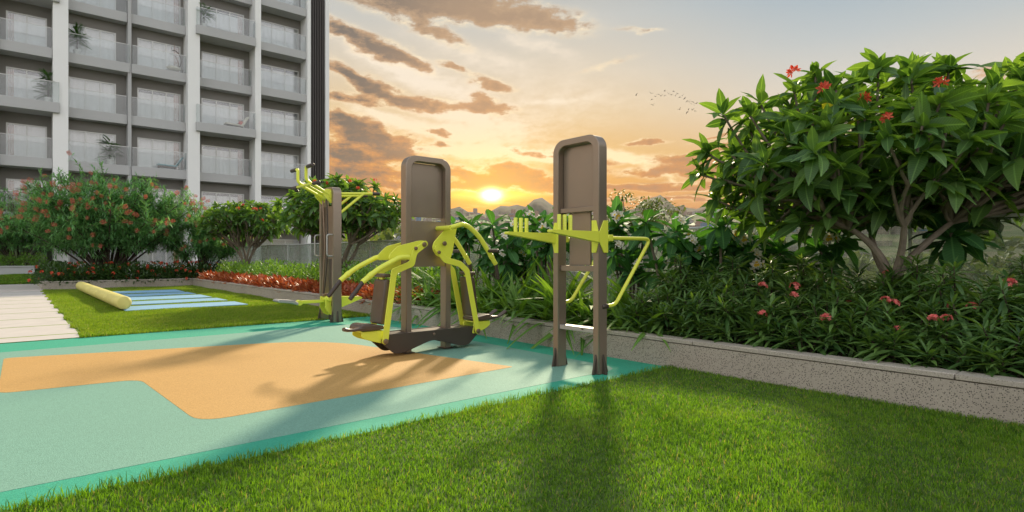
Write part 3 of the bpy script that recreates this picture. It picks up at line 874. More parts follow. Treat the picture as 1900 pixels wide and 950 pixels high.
# louvred shaft on the right end
G().box(16.25, 17.34, YC + .55, YC + .75, -.004, ZT).obj('louvre_backing', M_bronzed, bl)
for i in range(8):
    xa = 16.33 + i * .128
    G().box(xa, xa + .05, YC + .06, YC + .46, 0, ZT).obj('slat', M_louv, bl)
G().box(-6, 17.6, YW + .3, 50, ZT + .002, ZT + .4).obj('roof', M_slab, bl)
# ================================================================== OUTDOOR GYM MACHINES
def arch(parent, hw, H, r, tw, dep, y0=0.0):
    """upside-down U of rectangular tube: straight posts, rounded top"""
    def outline(hw, H, r):
        p = [(-hw, 0)]
        for j in range(9):
            a = math.pi - math.pi / 2 * j / 8; p.append((-hw + r + r * math.cos(a), H - r + r * math.sin(a)))
        for j in range(9):
            a = math.pi / 2 - math.pi / 2 * j / 8; p.append((hw - r + r * math.cos(a), H - r + r * math.sin(a)))
        return p + [(hw, 0)]
    o, i = outline(hw, H, r), outline(hw - tw, H - tw * .85, max(.03, r - tw * .55))
    n = len(o); g = G()
    v = [(x, y0, z) for x, z in o] + [(x, y0, z) for x, z in i] + [(x, y0 + dep, z) for x, z in o] + [(x, y0 + dep, z) for x, z in i]
    f = []
    for k in range(n - 1):
        f += [(k, k + 1, n + k + 1, n + k), (2 * n + k, 3 * n + k, 3 * n + k + 1, 2 * n + k + 1),
              (k, 2 * n + k, 2 * n + k + 1, k + 1), (n + k, n + k + 1, 3 * n + k + 1, 3 * n + k)]
    f += [(0, n, 3 * n, 2 * n), (n - 1, 3 * n - 1, 4 * n - 1, 2 * n - 1)]
    return g.add(v, f).obj('frame', M_bronze, parent, bevel=.007)
def plate_round(hw0, hw1, z0, z1, r):
    return rounded([(hw0, z0), (hw1, z0), (hw1, z1), (hw0, z1)], [.004, .004, r, r])
def gussets(parent, xs, dep, hw):
    for x in xs:
        s = 1 if x > 0 else -1
        for (a, b) in ((-.004, -.055), (dep + .004, dep + .055)):
            G().prism([(a, .0), (b, .0), (b, .012), (a, .22)], x - .012, x + .012, 'x').obj('gusset', M_bronzed, parent, bevel=.002)
        G().prism([(x + s * .05, .0), (x + s * .10, .0), (x + s * .10, .012), (x + s * .05, .22)], dep * .5 - .012, dep * .5 + .012, 'y').obj('gusset', M_bronzed, parent, bevel=.002)
def bolt(parent, x, y0, y1, z, r=.024, name='bolt'):
    g = G().cyl((x, y0, z), (x, y1, z), r, 16)
    g.cyl((x, y0 - .006, z), (x, y0, z), r * .62, 6)
    return g.obj(name, M_bolt, parent, bevel=.003)
HF = 2.65
# ---------------- dip station (nearest machine)
m3 = thing('dip_station', 'brown arch exercise station with two lime peg arms, nearest the front lawn', 'exercise machine', (4.83, 4.50, 0), R(-90))
arch(m3, .355, HF, .155, .088, .14)
gussets(m3, (-.311, .311), .14, .355)
G().prism(plate_round(-.262, .262, 1.86, HF - .085, .07), .085, .105).obj('upper_panel', M_bronze, m3, bevel=.003)
G().box(-.266, .266, .03, .122, 1.80, 1.856).obj('panel_rail', M_bronze, m3, bevel=.004)
G().box(-.175, .15, .095, .12, 1.196, 1.798).obj('lower_panel', M_bronze, m3, bevel=.003)
G().box(-.266, .266, .035, .085, 1.125, 1.192).obj('crossbar', M_bronze, m3, bevel=.004)
ru = G().box(-.266, .266, .02, .125, .445, .495).obj('foot_rung', M_steel, m3, bevel=.005)
G().prism([(.06, .492), (.14, .492), (.10, .466)], .012, .0185).obj('emblem', M_bronzed, ru)
for s in (-1, 1):
    x = s * .34
    ar = G().prism(rounded([(-.013, 1.45), (-.013, 1.568), (-.735, 1.568), (-.735, 1.54)], [.002, .002, .012, .012]), x - .037, x + .037, 'x').obj('peg_arm', M_lime, m3, bevel=.006)
    for y in (-.60, -.52, -.435): G().tube([(x, y, 1.566), (x, y, 1.722), (x, y, 1.728)], [.0215, .0215, .017], 14).obj('peg', M_lime, ar, smooth=True)
    # folded clamp plates round the post
    e = s * .356
    G().prism([(s * .258, 1.335), (s * .322, 1.335), (e, 1.45), (e, 1.57), (s * .322, 1.692), (s * .258, 1.692)], -.012, -.001).obj('clamp_plate', M_lime, m3, bevel=.003)
    G().prism([(.143, 1.335), (.07, 1.335), (-.004, 1.46), (-.004, 1.56), (.07, 1.692), (.143, 1.692)], e + s * .001, e + s * .013, 'x').obj('clamp_plate', M_lime, m3, bevel=.003)
    db = G().tube(smooth_path([(x, .22, 1.50), (x, .96, 1.505), (x, .30, .752), (x, .145, .742)], .11, 6), .0215, 12).obj('dip_bar', M_lime, m3, smooth=True)
    G().box(x - .036, x + .036, .142, .225, 1.463, 1.537).obj('socket', M_lime, db, bevel=.006)
    G().cyl((x, .06, .742), (x, .16, .742), .03, 12).obj('collar', M_bronzed, db, bevel=.004)

# ---------------- seated press machine (middle)
m2 = thing('press_machine', 'double seated press machine with brown arch and lime levers on the orange rubber', 'exercise machine', (4.29, 6.70, 0))
arch(m2, .36, HF, .155, .088, .14)
for x in (-.316, .316): G().box(x - .075, x + .075, -.03, .17, .010, .018).obj('base_plate', M_bronzed, m2)
G().prism(plate_round(-.268, .268, 1.83, HF - .085, .07), .09, .11).obj('upper_panel', M_bronze, m2, bevel=.003)
G().box(-.268, .268, .012, .05, 1.155, 1.775).obj('lower_panel', M_bronze, m2, bevel=.003)
half = [(-.72, .298), (0, .298), (0, .163), (-.07, .155), (-.40, .055), (-.53, .036), (-.60, .05), (-.765, .195), (-.765, .25)]
prof = half[:2] + [(-x, z) for x, z in half[:1]] + [(-x, z) for x, z in half[:2:-1]] + half[2:]
prof = rounded(prof, [.02, .001, .02, .02, .02, .04, .04, .1, .03, .03, .03, .1, .04, .04, .02, .02][:len(prof)], 3)
for y in (-.105, .205): G().prism(prof, y, y + .024).obj('foot_beam', M_bronzed, m2, bevel=.003)
G().box(-.70, -.362, -.08, .204, .276, .29).obj('beam_flange', M_bronzed, m2)
G().box(-.27, .27, -.08, .204, .276, .29).obj('beam_flange', M_bronzed, m2)
G().box(.362, .70, -.08, .204, .276, .29).obj('beam_flange', M_bronzed, m2)
bolt(m2, .01, -.118, -.105, .245, .02)
for s, piv, lv, wing in (
        (-1, [(-.185, 1.452), (-.315, 1.40)], [(-.165, 1.462), (-.325, 1.355), (-.365, 1.20), (-.625, 1.105), (-.752, .225)],
         [(-.155, 1.505), (-.24, 1.505), (-.56, 1.43), (-.685, 1.315), (-.69, 1.245), (-.405, 1.245), (-.30, 1.37)]),
        (1, [(.135, 1.47), (.045, 1.35)], [(.02, 1.40), (.16, 1.245), (.40, 1.19), (.525, 1.09), (.712, .232)],
         [(.37, 1.725), (.215, 1.71), (-.02, 1.48), (-.04, 1.40), (.03, 1.30), (.24, 1.235), (.29, 1.34)])):
    for y in (-.165, .185):
        lvp = G().prism(rounded(ribbon(lv, .083), .035, 3), y, y + .018).obj('lever', M_lime, m2, bevel=.004)
        wy = y + .024 if y < 0 else y - .028
        G().prism(rounded(wing, .05, 5), wy, wy + .02).obj('wing_plate', M_lime, m2, bevel=.004)
    for (bx, bz), r in zip(piv, (.032, .024)): bolt(m2, bx, -.185, -.165, bz, r)
    bolt(m2, lv[-1][0], -.185, .21, lv[-1][1], .034)
    axle = piv[0]
    G().cyl((axle[0], -.10, axle[1]), (axle[0], .19, axle[1]), .03, 12).obj('axle', M_bronzed, m2, smooth=True)
    if s < 0: tp = [(-.50, 1.285), (-.62, 1.285), (-.935, 1.135), (-1.135, .985)]; gp = [(-1.12, .995), (-1.295, .785)]
    else: tp = [(.14, 1.68), (.35, 1.738), (.46, 1.70), (.63, 1.575), (.78, 1.384), (.925, 1.184)]; gp = [(.92, 1.20), (.972, .965)]
    G().cyl((tp[0][0], -.32, tp[0][1]), (tp[0][0], .34, tp[0][1]), .032, 14).obj('cross_tube', M_lime, m2, smooth=True)
    for y in (-.30, .32):
        a = G().tube(smooth_path([(x, y, z) for x, z in tp], .14, 6), .033, 14).obj('press_arm', M_lime, m2, smooth=True)
        i = -1
        p0, p1 = Vector((tp[-2][0], y, tp[-2][1])), Vector((tp[-1][0], y, tp[-1][1]))
        q = p0.lerp(p1, .35)
        G().cyl(q, q + (p1 - p0).normalized() * .06, .038, 14).obj('collar', M_lime, a, bevel=.004)
        dd = (Vector((gp[1][0], y, gp[1][1])) - Vector((gp[0][0], y, gp[0][1])))
        G().tube([Vector((gp[0][0], y, gp[0][1])) + dd * f_ for f_ in (0, .03, .06, .94, .98, 1)], [.022, .028, .027, .027, .026, .018], 12).obj('grip', M_grip, a, smooth=True)
        if s > 0:
            o = -1 if y < 0 else 1
            G().tube([(.785, y + o * .02, 1.372), (.785, y + o * .04, 1.372), (.785, y + o * .22, 1.372), (.785, y + o * .23, 1.372)], [.024, .026, .026, .02], 12).obj('grip', M_grip, a, smooth=True)
    # seat unit
    def mx(pts): return [(s * abs(a), b) for a, b in pts]
    k = 1.0 if s < 0 else .93
    bk = G().prism(rounded([(-s * 0 + s * .665 * k, 1.005), (s * .735 * k, 1.0), (s * .805 * k, .435), (s * .735 * k, .43)], .03, 4), -.125, .165).obj('back_pad', M_pad, m2, bevel=.018, segs=3)
    G().prism(rounded([(s * .655 * k, 1.075), (s * .75 * k, 1.075), (s * .755 * k, 1.028), (s * .66 * k, 1.028)], .02, 4), -.125, .165).obj('head_pad', M_pad, m2, bevel=.012, segs=3)
    G().box(min(s * .68 * k, s * .72 * k), max(s * .68 * k, s * .72 * k), -.02, .06, 1.0, 1.03).obj('pad_stem', M_lime, m2)
    st = G().prism(rounded([(s * .735 * k, .375), (s * .735 * k, .415), (s * .86 * k, .435), (s * 1.0 * k, .455), (s * 1.06 * k, .44), (s * 1.085 * k, .385), (s * 1.05 * k, .37)], .02, 4), -.135, .175).obj('seat', M_pad, m2, bevel=.02, segs=3)
    for y in ((-.09,) if s < 0 else (-.09, .13)):
        ph = [(s * 1.02 * k, y, .405), (s * 1.15 * k, y - .01, .392), (s * 1.23 * k, y - .015, .40), (s * 1.285 * k, y - .015, .415)] if s < 0 else \
             [(s * 1.02 * k, y, .405), (s * 1.12, y - .01, .40), (s * 1.2, y - .015, .44), (s * 1.27, y - .015, .475)]
        G().tube(ph, [.05, .036, .042, .046], 12, flat=.55).obj('seat_horn', M_pad, m2, bevel=.01)
    for y in (-.11, .135):
        G().prism(rounded([(s * .74 * k, .36), (s * 1.045 * k, .36), (s * 1.055 * k, .30), (s * .98 * k, .255), (s * .76 * k, .19), (s * .70 * k, .20)], [.01, .02, .04, .05, .03, .02]), y, y + .018).obj('seat_bracket', M_lime, m2, bevel=.004)
    G().box(min(s * .76 * k, s * 1.03 * k), max(s * .76 * k, s * 1.03 * k), -.09, .134, .345, .362).obj('seat_bracket', M_lime, m2)

# ---------------- pull-down / leg machine (far left)
m1 = thing('pull_down_machine', 'tall pull down machine with lime overhead bars between the turf and the planter', 'exercise machine', (4.71, 11.13, 0), R(-90))
arch(m1, .345, 2.66, .14, .088, .17)
gussets(m1, (-.30, .30), .17, .345)
G().box(-.256, .256, .085, .11, 1.24, 2.30).obj('back_panel', M_bronze, m1, bevel=.003)
G().box(-.02, .10, .06, .12, .02, 1.239).obj('mast', M_bronzed, m1, bevel=.004)
hub = G().cyl((-.25, .03, 2.50), (.25, .03, 2.50), .085, 18).obj('hub', M_lime, m1, bevel=.008)
for x in (-.2, .22):
    G().prism(rounded([(.06, 2.60), (-.10, 2.62), (-.16, 2.50), (.0, 2.33), (.06, 2.40)], .03), x - .012, x + .012, 'x').obj('hub_plate', M_lime, m1, bevel=.003)
    o = 1 if x > 0 else -1
    pb = G().tube(smooth_path([(x, .0, 2.49), (x, -.40, 2.70), (x, -.49, 2.76), (x, -.49, 3.0), (x + o * .09, -.49, 3.0)], .07, 5), .03, 12).obj('pull_bar', M_lime, m1, smooth=True)
    G().tube([(x + o * .06, -.49, 3.0), (x + o * .08, -.49, 3.0), (x + o * .33, -.49, 3.005), (x + o * .34, -.49, 3.005)], [.03, .036, .036, .028], 12).obj('grip', M_grip, pb, smooth=True)
    pb2 = G().tube([(x * .55, .0, 2.45), (x * .55, -.42, 2.66)], .027, 12).obj('pull_bar', M_lime, m1, smooth=True)
cb = G().cyl((-.42, -.42, 2.675), (.42, -.42, 2.675), .027, 12).obj('cross_bar', M_lime, m1, smooth=True)
for o in (-1, 1): G().tube([(o * .40, -.42, 2.675), (o * .42, -.42, 2.675), (o * .66, -.42, 2.675), (o * .67, -.42, 2.675)], [.03, .036, .036, .028], 12).obj('grip', M_grip, cb, smooth=True)
for x in (-.30, .30):
    rb = G().tube([(x, .15, 2.53), (x * .92, .88, 2.58)], .028, 12).obj('side_bar', M_lime, m1, smooth=True)
    G().tube([(x, .15, 2.14), (x * .95, .66, 2.56)], .028, 12).obj('brace', M_lime, rb, smooth=True)
    G().tube([(x * .92, .86, 2.578), (x * .92, .88, 2.58), (x * .9, 1.02, 2.588), (x * .9, 1.03, 2.588)], [.028, .035, .035, .026], 12).obj('grip', M_grip, rb, smooth=True)
    G().tube(smooth_path([(x, .0, 1.72), (x, -.11, 1.72), (x, -.11, 1.30), (x, .0, 1.30)], .07, 5), .015, 10).obj('grab_handle', M_steel, m1, smooth=True)
G().tube([(-.02, -.06, 2.40), (.02, -.03, 1.5), (-.06, -.05, .52)], .017, 10).obj('link_rod', M_bolt, m1, smooth=True)
G().tube(bez((.16, -.06, 2.42), (.20, -.01, 1.4), (-.03, -.04, .50), 8), .013, 8).obj('cable', M_grip, m1, smooth=True)
G().box(-.06, .06, -.09, .06, .50, .55).obj('link_block', M_bolt, m1, bevel=.005)
lvr = G().box(-.05, .05, -.56, .1, .375, .435).obj('foot_lever', M_lime, m1, bevel=.008)
for x in (-.10, .16):
    G().prism(ribbon([(-.02, .46), (-.03, .30), (.03, .20), (.10, .165)], .12), x - .014, x + .014, 'x').obj('cam_plate', M_lime, m1, bevel=.003)
    bolt(m1, 0, 0, 0.001, .44, .001) if False else None
    G().cyl((x + .014, -.015, .46), (x + .034, -.015, .46), .03, 14).obj('bolt', M_bolt, m1, bevel=.003)
G().cyl((-.16, -.015, .46), (.24, -.015, .46), .05, 14).obj('pivot', M_lime, m1, bevel=.004)
G().cyl((-.05, -.55, .395), (.07, -.55, .395), .055, 14).obj('lever_end', M_lime, m1, bevel=.004)
pd = G().prism(rounded([(-.60, .40), (-.68, .455), (-.96, .485), (-1.0, .46), (-.98, .43), (-.72, .40), (-.62, .36)], .02), -.14, .16, 'x').obj('pedal', M_steel, m1, bevel=.008)
G().prism(rounded([(.18, .50), (.62, .475), (.64, .445), (.18, .28)], .02), .05, .30, 'x').obj('seat', M_lime, m1, bevel=.006)

# ================================================================== MATS AND BOLSTERS
rows = MAT_ROWS
ords = ['nearest', 'second nearest', 'middle', 'second farthest', 'farthest']
for i, (ya, yb) in enumerate(rows):
    o = G()
    nx = 26; x0, x1 = 1.93 - .02 * i, 4.58 - .01 * i
    o.box(x0, x1, ya, yb, .034, .056)
    ob = o.obj('exercise_mat', M_matb, None, bevel=.004)
    tag(ob, f'{ords[i]} of the five blue exercise mats laid side by side on the turf', 'mat', 'blue mats laid in a row on the turf')
ybol = [15.95, 18.0, 20.05, 22.1, 24.15, 26.2]
for i in range(5):
    t_ = G(); ya, yb = ybol[i] + .012, ybol[i + 1] - .012; r = .158
    cxx = 1.93 - .018 * i
    t_.tube([(cxx, ya, .056 + r), (cxx, ya + .02, .056 + r), (cxx - .004, ya + .06, .056 + r), (cxx - .018, yb - .06, .056 + r), (cxx - .018, yb - .02, .056 + r), (cxx - .018, yb, .056 + r)],
            [r * .72, r * .93, r, r, r * .93, r * .72], 24)
    ob = t_.obj('bolster', M_bols, None, smooth=True)
    tag(ob, ['yellow bolster at the near end of the roll, round end showing', 'yellow bolster second from the near end of the roll',
             'yellow bolster in the middle of the long roll', 'yellow bolster second from the far end of the roll',
             'yellow bolster at the far end of the roll, by the planter wall'][i], 'bolster', 'yellow bolsters lined up end to end')
# ================================================================== PLANTS
T_big = [leaf_tpl(1, .32 + .035 * i, 'lance', 5, .12 + .14 * i, .30, .05) for i in range(4)]
T_spat = [leaf_tpl(1, .36 + .03 * i, 'spat', 5, .10 + .16 * i, .28, .03) for i in range(3)]
T_strap = [leaf_tpl(1, .088 + .012 * i, 'strap', 6, .35 + .28 * i, .30) for i in range(4)]
T_nar = leaf_tpl(1, .15, 'lance', 3, .28, .35)
T_small = leaf_tpl(1, .42, 'lance', 2, .2, .3)
T_needle = leaf_tpl(1, .17, 'lance', 2, .15, .2)
BIGM = [np_mesh('leaf_large', *t_) for t_ in T_big]
BIGY = [np_mesh('leaf_yellow', *t_) for t_ in T_big[:2]]
SPATM = [np_mesh('leaf_rounded', *t_) for t_ in T_spat]
STRAPM = [np_mesh('leaf_strap', *t_) for t_ in T_strap]
for ms, m in ((BIGM, M_bigo), (BIGY, M_yel), (SPATM, M_spat), (STRAPM, M_strap)):
    for me in ms: me.materials.append(m)
def place_leaf(parent, meshes, pos, d, sc, roll):
    Rm = frames(np.array([d]), np.array([roll]))[0]
    mw = Matrix.Translation(Vector(pos)) @ (Matrix([list(r_) for r_ in Rm]).to_4x4() @ Matrix.Scale(sc, 4))
    return newobj('leaf', random.choice(meshes), None, parent, mw=mw)

def flower5(R_=.05, wpet=.6, cup=.35):
    """five-petalled flower facing +Z"""
    V, F, UV = leaf_tpl(R_, R_ * wpet, 'spat', 3, -.25, .2)
    A, B, C = [], [], []
    for i in range(5):
        a = 2 * math.pi * i / 5
        c, s = math.cos(a), math.sin(a)
        Rm = np.array([[c, -s, 0], [s, c, 0], [0, 0, 1]])
        P = V.copy(); P[:, 2] += P[:, 1] * cup
        A.append(P @ Rm.T); B.append(F + len(V) * i); C.append(UV)
    return np.concatenate(A), np.concatenate(B), np.concatenate(C)
def cluster(n, rad, fl, up=.4):
    """mesh data arrays for a ball of flowers"""
    D = rand_dir(n, up); P = D * rad * rng.uniform(.75, 1.05, (n, 1))
    Rm = frames(np.cross(D, rng.normal(0, 1, (n, 3))), None)
    # align flower +Z with D
    X = Rm[:, :, 1]; Yv = np.cross(D, X)
    Rm = np.stack([X, Yv, D], axis=2)
    return scatter(fl, P, Rm, rng.uniform(.8, 1.15, n))
F_ix = flower5(.023, .7, .1)
PINKM = [np_mesh('flower_cluster', *cluster(20, .055, F_ix, 1.0)) for _ in range(4)]
for me in PINKM: me.materials.append(M_pink)
F_red = flower5(.085, .5, .25)
REDM = [np_mesh('flower_cluster', *cluster(5, .07, F_red, .8)) for _ in range(3)]
for me in REDM: me.materials.append(M_red)
F_wh = flower5(.062, .72, .12)
def white_cluster():
    V, F, UV = cluster(5, .075, F_wh, .9)
    me = np_mesh('flower_cluster', V, F, UV); me.materials.append(M_petalw); me.materials.append(M_petaly)
    mi = np.zeros(len(F), dtype=np.int32)
    ymax = UV[F][:, :, 1].max(1); mi[ymax < .4] = 1
    me.polygons.foreach_set('material_index', mi); me.update(); return me
WHM = [white_cluster() for _ in range(3)]

def rosette_dirs(n, axis, lo=-.15, hi=1.25):
    """leaf directions spiralling round an axis; pitch from lo (down) to hi (up), radians"""
    ax = Vector(axis).normalized(); q = Vector((0, 0, 1)).rotation_difference(ax)
    out = []
    for i in range(n):
        f = i / max(1, n - 1); el = lo + (hi - lo) * f ** 1.2 + random.gauss(0, .12); a = i * 2.39996 + random.gauss(0, .15)
        out.append(q @ Vector((math.cos(el) * math.cos(a), math.cos(el) * math.sin(a), math.sin(el))))
    return out

def frangipani_tree(name, label, base, centre, rad, axis_deg, tips, leaves, Lr, nparts, trunk_r, group=None, reds=6, yellow=0.0, forks=5, seed=1, fork_z=.45):
    """spreading crown of leaf rosettes on forked bare limbs; centre and rad in metres, rad=(along, across, up)"""
    global rng
    random.seed(seed); rng = np.random.default_rng(seed)
    t_ = thing(name, label, 'tree', base, 0, group)
    c = Vector(centre) - Vector(base)
    ca, sa = math.cos(R(axis_deg)), math.sin(R(axis_deg))
    # rosette positions over the dome, a few inside
    T = []
    tries = 0
    while len(T) < tips and tries < 9000:
        tries += 1
        d = Vector(rand_dir(1, .25)[0]); k = random.uniform(.82, 1.0) if random.random() < .66 else random.uniform(.4, .8)
        wob = 1 + .10 * math.sin(d.x * 5 + seed) + .08 * math.sin(d.y * 7 + d.z * 4)
        q = Vector((d.x * rad[0], d.y * rad[1], d.z * rad[2] * (1.0 if d.z > 0 else .46 + .32 * max(0, -d.x)))) * k * wob
        p = c + Vector((q.x * ca - q.y * sa, q.x * sa + q.y * ca, q.z))
        mind = .20 * (rad[0] * rad[1] * rad[2]) ** (1 / 3) * (1 - tries / 12000)
        if all((p - o[0]).length > mind for o in T): T.append((p, d))
    # limbs
    fork = Vector((0, 0, fork_z))
    G().tube([(0, 0, -.1), (.01, .01, fork_z * .4), (-.02, .02, fork_z * .8), (0, 0, fork_z + .05)], [trunk_r * 1.35, trunk_r * 1.1, trunk_r, trunk_r * .98], 10).obj('trunk', M_bark, t_, smooth=True)
    groups = {}
    for p, d in T:
        a = math.atan2(p.y - fork.y, p.x - fork.x); groups.setdefault(int((a + math.pi) / (2 * math.pi) * forks - 1e-6), []).append((p, d))
    lv = []
    for gi, members in groups.items():
        cen = sum((p for p, d in members), Vector()) / len(members)
        e1 = fork.lerp(cen, .42); e1.z = min(e1.z, fork.z + (cen.z - fork.z) * .5)
        bend = fork.lerp(e1, .5) + Vector((random.uniform(-.12, .12), random.uniform(-.12, .12), random.uniform(-.05, .12)))
        g = G(); path = bez(fork - Vector((0, 0, .03)), bend, e1, 7)
        g.tube(path, [trunk_r * (.85 - .35 * i / 7) for i in range(8)], 9)
        # sub-limbs by near neighbours
        ms = sorted(members, key=lambda m_: math.atan2(m_[0].y - e1.y, m_[0].x - e1.x))
        for j in range(0, len(ms), 3):
            trio = ms[j:j + 3]
            c3 = sum((p for p, d in trio), Vector()) / len(trio)
            e2 = e1.lerp(c3, .6) - Vector((0, 0, .08 * rad[2]))
            g.tube(bez(e1, e1.lerp(e2, .5) + Vector((random.uniform(-.1, .1), random.uniform(-.1, .1), -.04)), e2, 5), [trunk_r * (.5 - .18 * i / 5) for i in range(6)], 7)
            for p, d in trio:
                g.tube(bez(e2, e2.lerp(p, .6) - Vector((0, 0, .06)), p, 4), [trunk_r * (.32 - .1 * i / 4) for i in range(5)], 6)
        g.obj('branch', M_bark, t_, smooth=True)
    for p, d in T:
        ax = Vector((d.x * ca - d.y * sa, d.x * sa + d.y * ca, abs(d.z) * .8 + .75)).normalized()
        n = int(leaves * random.uniform(.75, 1.25))
        for dd in rosette_dirs(n, ax, -.22, 1.25):
            lv.append((p + ax * random.uniform(-.10, .03), dd, random.uniform(*Lr) * (1 - .25 * max(0, dd.dot(ax)))))
    # the leaves that show largest become leaves of their own, the rest one crown mass
    camv = Vector((0, 0, EYE)) - Vector(base)
    lv.sort(key=lambda l: (l[0] - camv).length - .8 * l[0].z)
    for p, dd, sc in lv[:nparts]:
        ms = BIGY if random.random() < yellow else BIGM
        place_leaf(t_, ms, p, tuple(dd), sc, random.gauss(0, .45))
    rest = lv[nparts:]
    if rest:
        k = np.arange(len(rest)) % 4
        VV, FF, UU, off = [], [], [], 0
        for q in range(4):
            sel = [r_ for r_, kk in zip(rest, k) if kk == q]
            if not sel: continue
            V, F, UV = scatter(T_big[q], np.array([tuple(s_[0]) for s_ in sel]), frames(np.array([tuple(s_[1]) for s_ in sel]), rng.normal(0, .45, len(sel))), np.array([s_[2] for s_ in sel]))
            VV.append(V); FF.append(F + off); UU.append(UV); off += len(V)
        tag(newobj('crown', np_mesh('crown', np.concatenate(VV), np.concatenate(FF), np.concatenate(UU)), M_big, t_), kind='stuff')
    # red flower heads on top rosettes that face the terrace
    top = sorted(T, key=lambda q: -(q[0].z * .5 - (q[0] - camv).length * .45))
    for p, d in random.sample(top[:max(reds * 2, 1)], reds):
        mw = Matrix.Translation(p + Vector((0, 0, Lr[0] * .62)) + (camv - p).normalized() * .12) @ Matrix.Rotation(random.uniform(0, 6), 4, 'Z')
        newobj('flower_cluster', random.choice(REDM), None, t_, mw=mw @ Matrix.Scale(random.uniform(.45, .65), 4))
    return t_

# big tree on the right
cX, cY, _ = ray(1730); D_ = 6.75
frangipani_tree('frangipani_tree', 'big frangipani with broad dark leaves and coral red flowers over the pink blooming shrubs', Vector((ray(1655)[0] * 6.15, ray(1655)[1] * 6.15, .27)),
                (cX * D_, cY * D_, 2.30), (2.52, 1.45, 1.15), -40.8, 330, 13, (.29, .43), 300, .055, reds=5, yellow=.012, forks=4, seed=5, fork_z=.78)
cX, cY, _ = ray(636); D_ = 17.3
frangipani_tree('frangipani_tree', 'domed frangipani with orange red flowers behind the pull down machine', (cX * D_, cY * D_, .27),
                (cX * D_, cY * D_, 2.52), (1.9, 1.6, 1.05), -40.8, 165, 15, (.30, .42), 300, .075, reds=9, forks=6, seed=8, fork_z=.6)
cX, cY, _ = ray(457); D_ = 24.6
frangipani_tree('frangipani_tree', 'small round frangipani between the bottlebrush and the pull down machine', (cX * D_, cY * D_, .27),
                (cX * D_, cY * D_, 2.62), (1.7, 1.5, .95), -40.8, 150, 15, (.30, .42), 260, .07, reds=6, forks=6, seed=11, fork_z=.55)

# white-flowered frangipani shrubs along the glass
def frangi_shrub(px, D, label, heads, zr, seed, side=.35, L=(.36, .5)):
    random.seed(seed)
    cX, cY, _ = ray(px); base = Vector((min(cX * D, GX - .35), cY * D, .27))
    t_ = thing('frangipani_shrub', label, 'shrub', base, 0, 'white flowering frangipani shrubs along the glass')
    for i in range(heads):
        a = random.uniform(0, 6.28); rr_ = side * math.sqrt(random.random())
        top = Vector((rr_ * math.cos(a), rr_ * math.sin(a), random.uniform(*zr) - .27))
        if base.x + top.x > GX - .12: top.x = GX - .12 - base.x
        G().tube(bez((top.x * .3, top.y * .3, -.05), (top.x * .7, top.y * .5, top.z * .5), top, 5), [.026, .025, .023, .021, .02, .018], 7).obj('stem', M_bark, t_, smooth=True)
        lean = Vector((top.x - .25, top.y - .1, .9)).normalized()
        for d in rosette_dirs(random.randint(15, 19), lean, -.75, 1.15):
            place_leaf(t_, SPATM, top + lean * random.uniform(-.1, .02), tuple(d), random.uniform(*L), random.gauss(0, .3))
        if random.random() < .8:
            q = top + Vector((-.16, -.14, .12)) + Vector((random.uniform(-.08, .08), random.uniform(-.08, .08), 0))
            newobj('flower_cluster', random.choice(WHM), None, t_, mw=Matrix.Translation(q) @ Matrix.Rotation(.5, 4, 'Y') @ Matrix.Rotation(-.5, 4, 'X'))
SH = [(872, 12.6, 'frangipani shrub with white flowers just right of the press machine', 7, (1.2, 2.05), .5),
      (935, 11.6, 'frangipani shrub with white flowers behind the far peg arm', 7, (1.1, 2.05), .5),
      (1012, 11.0, 'frangipani shrub with rounded leaves half hidden by the dip station arch', 7, (1.1, 2.0), .45),
      (968, 12.2, 'frangipani shrub with broad leaves seen between the press machine and the dip station', 6, (1.0, 2.0), .4),
      (1172, 9.7, 'frangipani shrub with white flowers behind the angled dip bar', 6, (1.0, 1.95), .42),
      (1255, 9.05, 'frangipani shrub with white flowers in front of the far hills', 6, (1.0, 1.9), .48),
      (1342, 8.5, 'frangipani shrub with white flowers under the left edge of the big tree', 6, (1.0, 1.8), .45),
      (1425, 8.15, 'dark frangipani shrub with drooping leaves beneath the big tree crown', 4, (.9, 1.5), .36),
      (1530, 7.7, 'frangipani shrub with hanging leaves close behind the big forked trunk', 3, (1.0, 1.55), .30),
      (1705, 6.9, 'short frangipani shrub with white flowers right of the big forked trunk', 3, (.75, 1.0), .22),
      (1790, 6.9, 'tall thin frangipani shrub in front of the hazy glass under the big tree', 2, (1.45, 1.65), .2)]
for i, (px, D, lab, hd, zr, sd) in enumerate(SH): frangi_shrub(px, D, lab, hd, zr, 40 + i, sd)

# strap-leaved lilies
random.seed(3)
def lily(x, y, h, label, group, n=16):
    t_ = thing('lily_plant', label, 'plant', (x, y, .265), random.uniform(0, 6.28), group)
    for d in rosette_dirs(n, (0, 0, 1), .55, 1.45):
        place_leaf(t_, STRAPM, (d.x * .03, d.y * .03, 0), tuple(d), h * random.uniform(.75, 1.15), random.gauss(0, .25))
yy, ia, ib, ic = 4.45, 0, 0, 0
while yy < 10.6:
    lily(CX + .32 + random.uniform(0, .10), yy + random.uniform(-.1, .1), random.uniform(.62, .80),
         f'{ORD[ia]} strap leaved lily along the planter wall, counting from the dip station to the crotons', 'strap leaved lilies along the planter wall', 24); ia += 1
    if yy > 4.8:
        lily(CX + .80 + random.uniform(0, .2), yy + random.uniform(0, .35), random.uniform(.88, 1.10),
             f'{ORD[ib]} taller lily of the second row, counting from the dip station to the crotons', 'taller lilies in the second row', 22); ib += 1
    if yy > 5.4 and random.random() < .85:
        lily(CX + 1.35 + random.uniform(0, .25), yy + random.uniform(0, .35), random.uniform(.95, 1.15),
             f'{ORD[ic]} tall lily of the back row near the glass, counting from the dip station', 'tall lilies in the back row', 18); ic += 1
    yy += .40

